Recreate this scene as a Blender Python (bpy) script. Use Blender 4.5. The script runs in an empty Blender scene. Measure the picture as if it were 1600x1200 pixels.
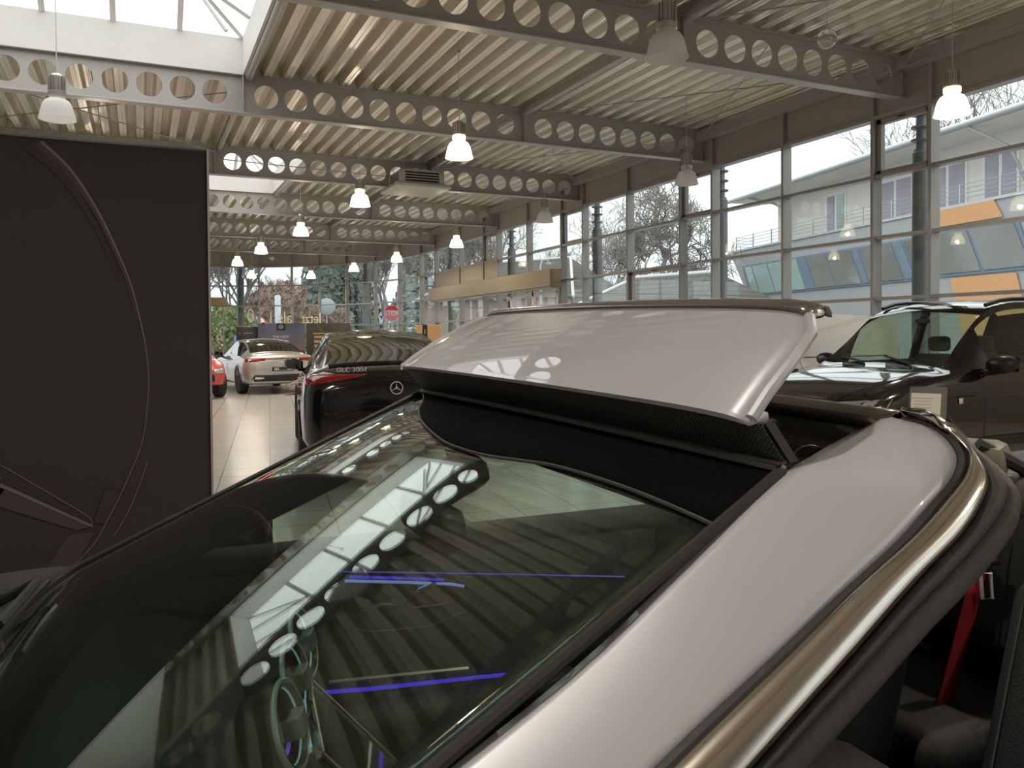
import bpy, bmesh, math, random
from math import sin, cos, pi, radians, sqrt, atan2
from mathutils import Vector, Matrix

random.seed(11)
SC = bpy.context.scene
COL = SC.collection

# ------------------------------------------------------------------ materials
MATS = {}

def _nt(name):
    m = bpy.data.materials.new(name)
    m.use_nodes = True
    nt = m.node_tree
    nt.nodes.clear()
    out = nt.nodes.new('ShaderNodeOutputMaterial')
    return m, nt, out

def mat(name, color, rough=0.5, metal=0.0, coat=0.0, var=0.06, scale=8.0, bump=0.0, bscale=60.0,
        emit=None, estr=0.0, spec=0.5, trans=0.0, stretch=(1, 1, 1)):
    """principled surface with a fine noise variation of its colour"""
    if name in MATS:
        return MATS[name]
    m, nt, out = _nt(name)
    N, L = nt.nodes, nt.links
    p = N.new('ShaderNodeBsdfPrincipled')
    tc = N.new('ShaderNodeTexCoord')
    mp = N.new('ShaderNodeMapping')
    mp.inputs['Scale'].default_value = stretch
    L.new(tc.outputs['Object'], mp.inputs[0])
    no = N.new('ShaderNodeTexNoise')
    no.inputs['Scale'].default_value = scale
    no.inputs['Detail'].default_value = 3
    L.new(mp.outputs[0], no.inputs['Vector'])
    mx = N.new('ShaderNodeMix')
    mx.data_type = 'RGBA'
    c = Vector(color)
    mx.inputs[6].default_value = (*(c * (1 - var)), 1)
    mx.inputs[7].default_value = (*[min(1, v) for v in c * (1 + var)], 1)
    L.new(no.outputs[0], mx.inputs[0])
    L.new(mx.outputs[2], p.inputs['Base Color'])
    p.inputs['Roughness'].default_value = rough
    p.inputs['Metallic'].default_value = metal
    p.inputs['Coat Weight'].default_value = coat
    p.inputs['Coat Roughness'].default_value = 0.02
    p.inputs['Specular IOR Level'].default_value = spec
    p.inputs['Transmission Weight'].default_value = trans
    if emit:
        p.inputs['Emission Color'].default_value = (*emit, 1)
        p.inputs['Emission Strength'].default_value = estr
    if bump:
        n2 = N.new('ShaderNodeTexNoise')
        n2.inputs['Scale'].default_value = bscale
        L.new(mp.outputs[0], n2.inputs['Vector'])
        b = N.new('ShaderNodeBump')
        b.inputs['Strength'].default_value = bump
        b.inputs['Distance'].default_value = 0.01
        L.new(n2.outputs[0], b.inputs['Height'])
        L.new(b.outputs[0], p.inputs['Normal'])
    L.new(p.outputs[0], out.inputs[0])
    MATS[name] = m
    return m

def glass(name, tint=(0.92, 0.95, 0.94), f0=0.04, rough=0.0, power=5.0, gain=1.0):
    """clear pane: Schlick mix of see-through and mirror, works from both sides"""
    if name in MATS:
        return MATS[name]
    m, nt, out = _nt(name)
    N, L = nt.nodes, nt.links
    lw = N.new('ShaderNodeLayerWeight')
    lw.inputs[0].default_value = 0.5
    pw = N.new('ShaderNodeMath'); pw.operation = 'POWER'; pw.inputs[1].default_value = power
    L.new(lw.outputs['Facing'], pw.inputs[0])
    ma = N.new('ShaderNodeMath'); ma.operation = 'MULTIPLY_ADD'
    ma.inputs[1].default_value = (1 - f0) * gain; ma.inputs[2].default_value = f0 * gain
    ma.use_clamp = True
    L.new(pw.outputs[0], ma.inputs[0])
    tr = N.new('ShaderNodeBsdfTransparent'); tr.inputs[0].default_value = (*tint, 1)
    gl = N.new('ShaderNodeBsdfGlossy'); gl.inputs['Roughness'].default_value = rough
    gl.inputs[0].default_value = (0.97, 1.0, 0.98, 1)
    mx = N.new('ShaderNodeMixShader')
    L.new(ma.outputs[0], mx.inputs[0]); L.new(tr.outputs[0], mx.inputs[1]); L.new(gl.outputs[0], mx.inputs[2])
    L.new(mx.outputs[0], out.inputs[0])
    MATS[name] = m
    return m

def emission(name, color, strength):
    return mat(name, [c * 0.5 for c in color], 0.4, emit=color, estr=strength)

# ------------------------------------------------------------------ mesh builder
class MB:
    def __init__(s):
        s.v = []; s.f = []; s.m = []; s.mi = 0
    def add(s, vs, fs):
        o = len(s.v)
        s.v += [tuple(p) for p in vs]
        for f in fs:
            s.f.append(tuple(i + o for i in f)); s.m.append(s.mi)
        return s
    def box(s, c, size, rot=None, at=None):
        x, y, z = [d / 2 for d in size]
        P = [Vector(p) for p in ((-x, -y, -z), (x, -y, -z), (x, y, -z), (-x, y, -z), (-x, -y, z), (x, -y, z), (x, y, z), (-x, y, z))]
        if rot is not None:
            P = [rot @ p for p in P]
        P = [p + Vector(c) for p in P]
        return s.add(P, [(0, 3, 2, 1), (4, 5, 6, 7), (0, 1, 5, 4), (1, 2, 6, 5), (2, 3, 7, 6), (3, 0, 4, 7)])
    def box2(s, a, b):
        return s.box([(p + q) / 2 for p, q in zip(a, b)], [abs(q - p) for p, q in zip(a, b)])
    def rbox(s, c, size, r=0.01, rot=None, seg=2):
        """box with rounded edges"""
        bm = bmesh.new()
        bmesh.ops.create_cube(bm, size=1.0)
        bmesh.ops.scale(bm, vec=size, verts=bm.verts)
        bmesh.ops.bevel(bm, geom=bm.edges[:], offset=min(r, min(size) * 0.45), segments=seg, affect='EDGES', profile=0.5)
        M = (rot.to_4x4() if rot is not None else Matrix.Identity(4))
        M = Matrix.Translation(c) @ M
        bm.verts.ensure_lookup_table()
        s.add([M @ v.co for v in bm.verts], [[v.index for v in f.verts] for f in bm.faces])
        bm.free()
        return s
    def tube(s, pts, r, n=8, closed=False, cap=True, flat=None):
        pts = [Vector(p) for p in pts]
        k = len(pts)
        rs = r if isinstance(r, (list, tuple)) else [r] * k
        vs = []; up = None
        for i, p in enumerate(pts):
            a = pts[i - 1] if (i > 0 or closed) else p
            b = pts[(i + 1) % k] if (i < k - 1 or closed) else p
            t = (b - a).normalized() if (b - a).length > 1e-9 else Vector((0, 0, 1))
            if up is None:
                up = Vector((0, 0, 1)) if abs(t.z) < 0.9 else Vector((1, 0, 0))
            u = up - t * up.dot(t)
            u = u.normalized() if u.length > 1e-6 else t.orthogonal().normalized()
            w = t.cross(u); up = u
            fx, fy = flat if flat else (1, 1)
            for j in range(n):
                q = 2 * pi * j / n
                vs.append(p + u * (cos(q) * rs[i] * fy) + w * (sin(q) * rs[i] * fx))
        fs = []
        for i in range(k if closed else k - 1):
            for j in range(n):
                a, b = i * n + j, i * n + (j + 1) % n
                c, d = ((i + 1) % k) * n + (j + 1) % n, ((i + 1) % k) * n + j
                fs.append((a, b, c, d))
        if cap and not closed:
            fs += [tuple(reversed(range(n))), tuple(range((k - 1) * n, k * n))]
        return s.add(vs, fs)
    def lathe(s, prof, n=24, M=None, close=False):
        M = M or Matrix.Identity(4)
        vs = [M @ Vector((r * cos(2 * pi * j / n), r * sin(2 * pi * j / n), z)) for r, z in prof for j in range(n)]
        fs = []
        k = len(prof)
        for i in range(k if close else k - 1):
            for j in range(n):
                i2 = (i + 1) % k
                fs.append((i * n + j, i * n + (j + 1) % n, i2 * n + (j + 1) % n, i2 * n + j))
        if not close:
            if prof[0][0] > 1e-5: fs.append(tuple(reversed(range(n))))
            if prof[-1][0] > 1e-5: fs.append(tuple(range((k - 1) * n, k * n)))
        return s.add(vs, fs)
    def grid(s, rows, wrap=False):
        h, w = len(rows), len(rows[0])
        fs = [(i * w + j, i * w + (j + 1) % w, (i + 1) * w + (j + 1) % w, (i + 1) * w + j)
              for i in range(h - 1) for j in range(w if wrap else w - 1)]
        return s.add([p for r in rows for p in r], fs)
    def slab(s, poly, t):
        """closed polygon (3D points, planar) thickened by vector t"""
        n = len(poly); t = Vector(t)
        P = [Vector(p) for p in poly]
        fs = [tuple(reversed(range(n))), tuple(range(n, 2 * n))] + [(i, (i + 1) % n, n + (i + 1) % n, n + i) for i in range(n)]
        return s.add(P + [p + t for p in P], fs)
    def ball(s, c, r, n=12, m=8, sc=(1, 1, 1)):
        pr = [(max(1e-6, sin(pi * i / m)) * r, -cos(pi * i / m) * r) for i in range(m + 1)]
        M = Matrix.Translation(c) @ Matrix.Diagonal((*sc, 1))
        return s.lathe(pr, n, M)
    def build(s, name, material, parent=None, smooth=False, solid=0.0, bevel=0.0, fix=True, angle=40):
        me = bpy.data.meshes.new(name)
        me.from_pydata(s.v, [], s.f)
        mats = material if isinstance(material, (list, tuple)) else [material]
        for m in mats:
            me.materials.append(m)
        if len(mats) > 1:
            me.polygons.foreach_set('material_index', s.m)
        if fix or smooth:
            bm = bmesh.new(); bm.from_mesh(me)
            if smooth:
                bmesh.ops.remove_doubles(bm, verts=bm.verts, dist=1e-5)
            if fix:
                bmesh.ops.recalc_face_normals(bm, faces=bm.faces)
            if smooth:
                for f in bm.faces: f.smooth = True
                for e in bm.edges:
                    if len(e.link_faces) == 2 and e.calc_face_angle(0) > radians(angle): e.smooth = False
            bm.to_mesh(me); bm.free()
        o = bpy.data.objects.new(name, me)
        COL.objects.link(o)
        if parent is not None: o.parent = parent
        if solid:
            md = o.modifiers.new('thick', 'SOLIDIFY'); md.thickness = abs(solid); md.offset = -1 if solid > 0 else 1
        if bevel:
            md = o.modifiers.new('soft', 'BEVEL'); md.width = bevel; md.segments = 2; md.limit_method = 'ANGLE'
        return o

def tag(o, label=None, cat=None, group=None, kind=None):
    if label: o['label'] = label
    if cat: o['category'] = cat
    if group: o['group'] = group
    if kind: o['kind'] = kind
    return o

def thing(name, label, cat, loc=(0, 0, 0), rz=0.0, group=None, kind=None):
    o = bpy.data.objects.new(name, None)
    COL.objects.link(o)
    o.location = loc; o.rotation_euler = (0, 0, rz)
    o.empty_display_size = 0.2
    return tag(o, label, cat, group, kind)

def dup(root, loc, rz=None, label=None):
    r = root.copy(); COL.objects.link(r); r.location = loc
    if rz is not None: r.rotation_euler = (0, 0, rz)
    if label: r['label'] = label
    for ch in list(root.children):
        c = ch.copy(); COL.objects.link(c); c.parent = r
        for g in list(ch.children):
            d = g.copy(); COL.objects.link(d); d.parent = c
    return r

def text_mb(txt, size, M, depth=0.002):
    """lettering as solid mesh; M places the x-right / y-up text plane"""
    cu = bpy.data.curves.new('lettering', 'FONT')
    cu.body = txt; cu.size = size; cu.extrude = depth; cu.align_x = 'CENTER'; cu.align_y = 'CENTER'
    ob = bpy.data.objects.new('lettering', cu); COL.objects.link(ob)
    dg = bpy.context.evaluated_depsgraph_get()
    me = bpy.data.meshes.new_from_object(ob.evaluated_get(dg))
    mb = MB()
    mb.add([M @ v.co for v in me.vertices], [tuple(p.vertices) for p in me.polygons])
    bpy.data.objects.remove(ob); bpy.data.curves.remove(cu); bpy.data.meshes.remove(me)
    return mb

def axes(o, x, y):
    """matrix with origin o, x axis and y axis given"""
    x = Vector(x).normalized(); y = Vector(y).normalized(); z = x.cross(y).normalized(); y = z.cross(x)
    return Matrix(((x.x, y.x, z.x, o[0]), (x.y, y.y, z.y, o[1]), (x.z, y.z, z.z, o[2]), (0, 0, 0, 1)))

def lerp(a, b, t): return a + (b - a) * t

def crom(P, n):
    """Catmull-Rom through points, n steps per span"""
    P = [Vector(p) for p in P]; out = []
    for i in range(len(P) - 1):
        a, b, c, d = P[max(i - 1, 0)], P[i], P[i + 1], P[min(i + 2, len(P) - 1)]
        for k in range(n):
            t = k / n
            out.append(0.5 * ((2 * b) + (c - a) * t + (2 * a - 5 * b + 4 * c - d) * t * t + (3 * b - a - 3 * c + d) * t ** 3))
    out.append(P[-1])
    return out

def star_emblem(M, R, parent, name='emblem', m=None):
    """ring with three tapered arms"""
    mb = MB()
    mb.tube([M @ Vector((R * cos(2 * pi * i / 24), R * sin(2 * pi * i / 24), 0)) for i in range(24)], R * 0.09, 6, closed=True)
    for k in range(3):
        a = pi / 2 + k * 2 * pi / 3
        tip = Vector((cos(a), sin(a), 0)) * R * 0.97
        s = Vector((-sin(a), cos(a), 0)) * R * 0.14
        z = Vector((0, 0, R * 0.12))
        P = [M @ p for p in (tip, s, -s, z)]
        mb.add(P, [(0, 1, 3), (0, 3, 2), (1, 2, 3), (0, 2, 1)])
    return mb.build(name, m or M_CHROME, parent, smooth=False)

M_CHROME = mat('polished chrome', (0.78, 0.78, 0.78), 0.08, 1.0, var=0.02)
M_BLACKPL = mat('black plastic', (0.012, 0.012, 0.013), 0.35)
M_RUBBER = mat('black rubber', (0.018, 0.017, 0.016), 0.55, bump=0.1)
# ------------------------------------------------------------------ the showroom
EYE = Vector((0, 0, 1.48))
XW = 10.5                       # glass wall on the right
BEAMS = [-1.0, 3.8, 8.57, 13.3, 18.43, 23.86, 29.6, 34.6]
ZB, HB = 4.97, 0.62             # beam underside, beam height
ZD = ZB + HB                    # underside of the roof deck
XL = -14.0

M_STEEL = mat('grey painted steel', (0.43, 0.41, 0.385), 0.42, 0.25, var=0.05, scale=3)
M_FRAME = mat('grey window frame', (0.33, 0.315, 0.295), 0.4, 0.3, var=0.05, scale=4)
M_DECK = mat('galvanised roof deck', (0.76, 0.71, 0.62), 0.34, 0.68, var=0.12, scale=2.5, stretch=(6, 0.4, 1))
M_WHITE = mat('white painted board', (0.80, 0.79, 0.76), 0.55, var=0.03)
M_PANE = glass('window glass', (0.94, 0.97, 0.97), 0.04)
M_GAS = mat('grey steel column', (0.17, 0.175, 0.18), 0.5, 0.3)

# floor: large glossy tiles laid eight degrees off the steelwork
def floor_mat():
    m, nt, out = _nt('beige floor tiles')
    N, L = nt.nodes, nt.links
    p = N.new('ShaderNodeBsdfPrincipled')
    tc = N.new('ShaderNodeTexCoord'); mp = N.new('ShaderNodeMapping')
    mp.inputs['Rotation'].default_value = (0, 0, radians(8.0))
    L.new(tc.outputs['Object'], mp.inputs[0])
    br = N.new('ShaderNodeTexBrick')
    br.offset = 0.0
    br.inputs['Scale'].default_value = 1.0
    br.inputs['Brick Width'].default_value = 0.5
    br.inputs['Row Height'].default_value = 0.5
    br.inputs['Mortar Size'].default_value = 0.006
    br.inputs['Mortar Smooth'].default_value = 0.1
    br.inputs['Color1'].default_value = (0.56, 0.51, 0.44, 1)
    br.inputs['Color2'].default_value = (0.60, 0.55, 0.48, 1)
    br.inputs['Mortar'].default_value = (0.22, 0.19, 0.16, 1)
    L.new(mp.outputs[0], br.inputs[0])
    no = N.new('ShaderNodeTexNoise'); no.inputs['Scale'].default_value = 1.7; no.inputs['Detail'].default_value = 6
    L.new(mp.outputs[0], no.inputs[0])
    mx = N.new('ShaderNodeMix'); mx.data_type = 'RGBA'; mx.blend_type = 'MULTIPLY'; mx.inputs[0].default_value = 0.35
    L.new(br.outputs[0], mx.inputs[6]); L.new(no.outputs[1], mx.inputs[7])
    L.new(br.outputs[0], p.inputs['Base Color'])
    p.inputs['Roughness'].default_value = 0.22
    b = N.new('ShaderNodeBump'); b.inputs['Strength'].default_value = 0.04; b.inputs['Distance'].default_value = 0.01
    n2 = N.new('ShaderNodeTexNoise'); n2.inputs['Scale'].default_value = 5
    L.new(mp.outputs[0], n2.inputs[0]); L.new(n2.outputs[0], b.inputs['Height']); L.new(b.outputs[0], p.inputs['Normal'])
    L.new(p.outputs[0], out.inputs[0])
    return m

BACK = [(10.5, 29.6), (10.5, 31.4), (10.15, 33.3), (9.6, 35.2), (8.7, 36.9), (7.7, 38.1), (6.6, 39.1), (5.2, 39.9), (3.6, 40.4), (1.6, 40.6)]
poly = [(XW + 0.15, -7), (XW + 0.15, 29.6)] + [(x + 0.1, y + 0.15) for x, y in BACK[1:]] + [(XL, 41.4), (XL, -7)]
mb = MB()
mb.slab([(x, y, -0.2) for x, y in poly], (0, 0, 0.2))
tag(mb.build('floor', floor_mat()), kind='structure')

# ---- trapezoidal roof deck, ribs run along the depth of the hall
SKY = [(8.57, 13.3, -3.0, 1.52), (18.43, 23.86, -1.6, 3.5)]   # bays with a roof light
SX0, SX1 = -3.0, 1.52
def deck_strip(mb, x0, x1, y0, y1):
    pitch = 0.305
    k0, k1 = math.floor(x0 / pitch), math.ceil(x1 / pitch)
    prof = []
    for k in range(k0, k1 + 1):
        b = k * pitch
        for dx, z in ((0, 0.0), (0.055, 0.0), (0.062, 0.008), (0.072, 0.008), (0.079, 0.0), (0.125, 0.0), (0.165, 0.145), (0.205, 0.145), (0.215, 0.135), (0.235, 0.135), (0.245, 0.145), (0.262, 0.145)):
            x = b + dx
            if x0 <= x <= x1: prof.append((x, ZD + z))
    rows = [[(x, y, z) for x, z in prof] for y in (y0, y1)]
    mb.grid(rows)
    for y in (y0 + .002, y1 - .002):          # closures in the rib ends over the beams
        mb.grid([[(x, y, ZD) for x, z in prof], [(x, y, z) for x, z in prof]])
mb = MB()
bays = [(-7.0, -1.0)] + list(zip(BEAMS[:-1], BEAMS[1:])) + [(34.6, 41.2)]
for (y0, y1) in bays:
    o = [s for s in SKY if abs(y0 - s[0]) < 0.1]
    if o:
        deck_strip(mb, XL, o[0][2] - 0.05, y0, y1); deck_strip(mb, o[0][3] + 0.05, XW + 0.3, y0, y1)
    else:
        deck_strip(mb, XL, XW + 0.3, y0, y1)
CEIL = tag(mb.build('ceiling', M_DECK, fix=False), kind='structure')
md = CEIL.modifiers.new('thick', 'SOLIDIFY'); md.thickness = 0.02; md.offset = 1

# ---- castellated beams
def beam_web(mb, x0, x1, y, zlo, zhi, pitch, r, t=0.014, n=20, phase=0.0):
    zc = (zlo + zhi) / 2
    nh = max(1, int((x1 - x0) / pitch))
    m0 = ((x1 - x0) - nh * pitch) / 2
    hw = (zhi - zlo) / 2
    for side in (-1, 1):
        yy = y + side * t / 2
        def q(a, b): mb.add([(a, yy, zlo), (b, yy, zlo), (b, yy, zhi), (a, yy, zhi)], [(0, 1, 2, 3)])
        if m0 > 1e-3: q(x0, x0 + m0); q(x1 - m0, x1)
        for k in range(nh):
            cx = x0 + m0 + (k + 0.5) * pitch; hp = pitch / 2
            inner, outer = [], []
            for i in range(n):
                a = 2 * pi * (i + 0.5) / n
                c, s = cos(a), sin(a)
                inner.append((cx + r * c, yy, zc + r * s))
                f = min(hp / max(abs(c), 1e-6), hw / max(abs(s), 1e-6))
                outer.append((cx + f * c, yy, zc + f * s))
            mb.add(inner + outer, [(i, (i + 1) % n, n + (i + 1) % n, n + i) for i in range(n)])
            for sx, sz in ((1, 1), (-1, 1), (-1, -1), (1, -1)):     # corner triangles
                a = atan2(sz * hw, sx * hp) % (2 * pi)
                i = int((a / (2 * pi) * n - 0.5) % n)
                mb.add([outer[i], (cx + sx * hp, yy, zc + sz * hw), outer[(i + 1) % n]], [(0, 1, 2)])
            if side == 1:
                o = [(p[0], y - t / 2, p[2]) for p in inner]
                mb.add(o + inner, [(i, (i + 1) % n, n + (i + 1) % n, n + i) for i in range(n)])

NTH = ['behind the photographer', 'nearest to the camera, above the convertible', 'first seen in the photo, reaching the wall beside the right pendant', 'second seen, carrying the edge of the near roof light',
       'third seen, with white roof light behind its holes', 'fourth seen, carrying the far edge of the second roof light', 'fifth seen, just before the curved end of the hall', 'last one before the curved glass end wall']
def make_beam(i, y, x0, x1):
    t = thing('castellated_beam', 'grey steel roof beam with round holes, ' + NTH[i], 'beam', (0, y, 0), group='castellated roof beams')
    splices = [x for x in (SX0, SX1, 6.4) if x0 + 1 < x < x1 - 0.5]
    xs = [x0] + splices + [x1]
    web = MB()
    for a, b in zip(xs[:-1], xs[1:]):
        beam_web(web, a + 0.05, b - 0.05, 0, ZB + 0.03, ZD - 0.02, 0.462, 0.184)
        web.box2((a, -0.007, ZB + 0.03), (a + 0.05, 0.007, ZD - 0.02)); web.box2((b - 0.05, -0.007, ZB + 0.03), (b, 0.007, ZD - 0.02))
    web.build('web', M_STEEL, t, fix=False)
    fl = MB().box2((x0, -0.09, ZB), (x1, 0.09, ZB + 0.028)); fl.build('bottom_flange', M_STEEL, t, bevel=0.006)
    ft = MB().box2((x0, -0.09, ZD - 0.028), (x1, 0.09, ZD - 0.003)); ft.build('top_flange', M_STEEL, t)
    for s in splices:
        MB().box2((s - 0.012, -0.085, ZB + 0.028), (s + 0.012, 0.085, ZD - 0.028)).build('splice_plate', M_STEEL, t)
    return t
for i, y in enumerate(BEAMS):
    make_beam(i, y, XL + 0.1 if i < 7 else -13.9, XW - 0.02 if i < 7 else 9.6)

# purlins: round edge tube of the roof lights and the joist line under the deck
def bay_words(k): return ['behind the photographer', 'above the convertible', 'beside the near roof light', 'over the dark banner edge', 'beside the second roof light', 'past the second roof light', 'at the far end'][k]
for k, (y0, y1) in enumerate(zip(BEAMS[:-1], BEAMS[1:])):
    ex = 3.59 if k == 4 else 1.61
    tag(MB().tube([(ex, y0 + 0.1, ZD - 0.06), (ex, y1 - 0.1, ZD - 0.06)], 0.05, 10).build('edge_tube', M_STEEL, smooth=True),
        'round steel edge tube under the deck ' + bay_words(k), 'tube', 'edge tubes under the deck')
    tag(MB().box2((6.35, y0 + 0.1, ZD - 0.13), (6.45, y1 - 0.1, ZD - 0.002)).build('purlin', M_STEEL, bevel=0.01),
        'grey steel purlin along the middle of the deck ' + bay_words(k), 'purlin', 'purlins under the deck')

# thin bracing rods crossing under the deck
ROD = [((8.0, 8.7, 5.5), (10.3, 13.1, 5.42)), ((10.3, 8.7, 5.42), (6.6, 13.1, 5.5)), ((6.6, 4.0, 5.5), (10.3, 8.4, 5.42)), ((10.3, 4.0, 5.45), (6.6, 8.4, 5.5)),
       ((6.6, 13.5, 5.5), (10.3, 18.3, 5.42)), ((10.3, 13.5, 5.45), (6.6, 18.3, 5.5)), ((-3.4, 13.6, 5.5), (1.5, 18.2, 5.42)), ((1.5, 13.6, 5.42), (-3.4, 18.2, 5.5)), ((1.6, 18.25, 5.28), (6.2, 18.25, 5.16))]
RODW = ['from the second beam to the glass wall corner', 'crossing the bay left of the square window mullions', 'above the nearest right pendant', 'meeting the glass wall above the narrow sash',
        'in the third bay toward the wall', 'crossing in the third bay', 'left above the dark banner rising right', 'left above the dark banner falling right', 'running along the holed beam with the heater']
for (a, b), w in zip(ROD, RODW):
    tag(MB().tube([a, b], 0.011, 6).build('bracing_rod', M_STEEL), 'thin steel bracing rod under the deck ' + w, 'rod', 'bracing rods')

# ---- roof lights: white upstand, hipped glazing, bars
M_SKYP = glass('roof light glass', (0.97, 0.98, 0.97), 0.03)
def roof_light(y0, y1, SX0, SX1, label):
    t = thing('roof_light', label, 'skylight', (0, 0, 0), group='hipped roof lights')
    zt = ZD + 0.54; zr = zt + 1.25
    a, b = y0 + 0.1, y1 - 0.1
    up = MB()
    for (p, q) in (((SX0, a - 0.04, ZD - 0.02), (SX1, a, zt)), ((SX0, b, ZD - 0.02), (SX1, b + 0.04, zt)), ((SX0 - 0.04, a - 0.04, ZD - 0.02), (SX0, b + 0.04, zt)), ((SX1, a - 0.04, ZD - 0.02), (SX1 + 0.04, b + 0.04, zt))):
        up.box2(p, q)
    up.build('upstand', M_WHITE, t)
    ym = (a + b) / 2; hx = (b - a) / 2 * 0.98
    R0, R1 = Vector((SX0 + hx, ym, zr)), Vector((SX1 - hx, ym, zr))
    if R1.x - R0.x < 0.1: R0.x = R1.x = (SX0 + SX1) / 2; R0.x -= 0.1; R1.x += 0.1
    c = [Vector((SX0, a, zt)), Vector((SX1, a, zt)), Vector((SX1, b, zt)), Vector((SX0, b, zt))]
    M_BAR = mat('white glazing bar', (0.74, 0.72, 0.69), 0.4)
    for f in ((c[0], c[1], R1, R0), (c[2], c[3], R0, R1)):
        MB().add(f, [(0, 1, 2, 3)]).build('pane', M_SKYP, t, fix=False)
    for f in ((c[1], c[2], R1), (c[3], c[0], R0)):
        MB().add(f, [(0, 1, 2)]).build('pane', M_SKYP, t, fix=False)
    bars = [(c[0], R0), (c[1], R1), (c[2], R1), (c[3], R0), (R0, R1)]
    nb = 5
    for k in range(1, nb):
        x = lerp(SX0, SX1, k / nb)
        for yy in (a, b):
            if x < R0.x: f = (x - SX0) / (R0.x - SX0)
            elif x > R1.x: f = (SX1 - x) / (SX1 - R1.x)
            else: f = 1
            bars.append((Vector((x, yy, zt)), Vector((x, lerp(yy, ym, f), lerp(zt, zr, f)))))
    for k in range(1, 5):
        yy = lerp(a, b, k / 5)
        f = min(1, (min(yy - a, b - yy)) / (ym - a))
        for xe, R in ((SX0, R0), (SX1, R1)):
            bars.append((Vector((xe, yy, zt)), Vector((lerp(xe, R.x, f), yy, lerp(zt, zr, f)))))
    for p, q in bars:
        MB().tube([p, q], 0.04, 4).build('glazing_bar', M_BAR, t)
    op = MB().tube([(SX1 - 0.35, b - 1.2, zt - 0.35), (SX1 - 0.9, b - 1.0, zt + 0.5)], 0.03, 6)
    op.build('opener_rod', M_BAR, t)
    return t
roof_light(8.57, 13.3, -3.0, 1.52, 'white upstand roof light at top left above the first hanging lamp')
roof_light(18.43, 23.86, -1.6, 3.5, 'far roof light seen white through the holes of the third beam')

# ---- right glass wall
ZT = [1.05, 2.0, 2.95, 3.9]; ZGT = 4.79
MU = [6.1, 8.06, 9.07, 11.0, 12.95, 14.0, 16.03, 18.12, 19.3, 21.4, 23.6, 24.75, 26.95, 29.55]
NARROW = {(2.0, 3.1), (8.06, 9.07), (12.95, 14.0), (18.12, 19.3), (23.6, 24.75)}
def mullion_mb(mb, x, y, ang=0.0, z1=5.4):
    R = Matrix.Rotation(ang, 3, 'Z')
    mb.box((x - 0.0, y, z1 / 2), (0.20, 0.055, z1), R)
def window_bay(n, p, q, opening=None, extra=None):
    """one glazed bay between two uprights standing at p and q"""
    t = thing('window_%d' % n, None, None, kind='structure')
    p, q = Vector((*p, 0)), Vector((*q, 0)); d = (q - p); L = d.length; d.normalize()
    ang = atan2(d.y, d.x) - pi / 2
    R = Matrix.Rotation(ang, 3, 'Z')
    inw = Vector((-d.y, d.x, 0))
    mu = MB(); mullion_mb(mu, *(p + inw * 0.0).xy, ang); mu.build('mullion', M_FRAME, t, bevel=0.006)
    tr = MB()
    for z in ZT + [0.06]:
        c = (p + q) / 2
        tr.box((c.x, c.y, z), (0.16, L, 0.05), R)
    tr.build('transom', M_FRAME, t)
    c = (p + q) / 2 - inw * 0.07
    MB().box((c.x, c.y, ZGT / 2 + 0.03), (0.012, L - 0.05, ZGT - 0.06), R).build('pane', M_PANE, t)
    c2 = (p + q) / 2
    MB().box((c2.x, c2.y, ZGT + 0.02), (0.17, L, 0.06), R).build('head_rail', M_FRAME, t)
    if opening:
        z0, z1 = opening
        fr = MB(); m = 0.06
        cc = (p + q) / 2 - inw * 0.02
        for zz in (z0 + 0.05, z1 - 0.05): fr.box((cc.x, cc.y, zz), (0.09, L - 0.06, 0.08), R)
        for e in (p + d * (0.03 + 0.04), q - d * (0.03 + 0.04)): fr.box((e.x - inw.x * .02, e.y - inw.y * .02, (z0 + z1) / 2), (0.09, 0.08, z1 - z0), R)
        fr.build('sash', M_FRAME, t, bevel=0.005)
        h = MB().box((cc.x + inw.x * 0.08, cc.y + inw.y * 0.08, z1 - 0.05), (0.02, 0.12, 0.02), R)
        h.build('catch', M_BLACKPL, t)
    return t
wn = 0
for a, b in zip(MU[:-1], MU[1:]):
    wn += 1
    nar = (a, b) in NARROW
    window_bay(wn, (XW, a), (XW, b), opening=((ZT[3], ZGT) if nar else ((1.05, 2.95) if abs(a - 14.0) < .01 else None)))
for (x0, y0), (x1, y1) in zip(BACK[:-1], BACK[1:]):
    wn += 1
    window_bay(wn, (x0, y0), (x1, y1))
prev = BACK[-1]
for x in (-0.6, -3.0, -5.4, -7.8, -10.2, -12.6, -14.0):
    wn += 1
    window_bay(wn, prev, (x, 40.9)); prev = (x, 40.9)
# fascia above the glass and steel channel under the deck
fas = MB().box2((XW - 0.03, -7, ZGT + 0.03), (XW + 0.12, 29.6, ZD + 0.2))
pts = [(x, y) for x, y in BACK] + [(-14, 40.9)]
for (x0, y0), (x1, y1) in zip(pts[:-1], pts[1:]):
    fas.slab([(x0, y0, ZGT + 0.03), (x1, y1, ZGT + 0.03), (x1, y1, ZD + 0.2), (x0, y0, ZD + 0.2)], Vector((y0 - y1, x1 - x0, 0)).normalized() * -0.12)
M_FASC = mat('bronze grey fascia', (0.36, 0.33, 0.29), 0.45, 0.25)
fas.box2((XW - 0.03, -7, 0), (XW + 0.12, 6.07, ZGT + 0.03))
tag(fas.build('wall_right', M_FASC), kind='structure')
ch = MB().box2((XW - 0.22, -7, ZD - 0.2), (XW - 0.04, 29.6, ZD - 0.02)).box2((XW - 0.24, -7, ZD - 0.22), (XW - 0.05, 29.6, ZD - 0.19))
tag(ch.build('trim_1', M_STEEL), kind='structure')
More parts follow.
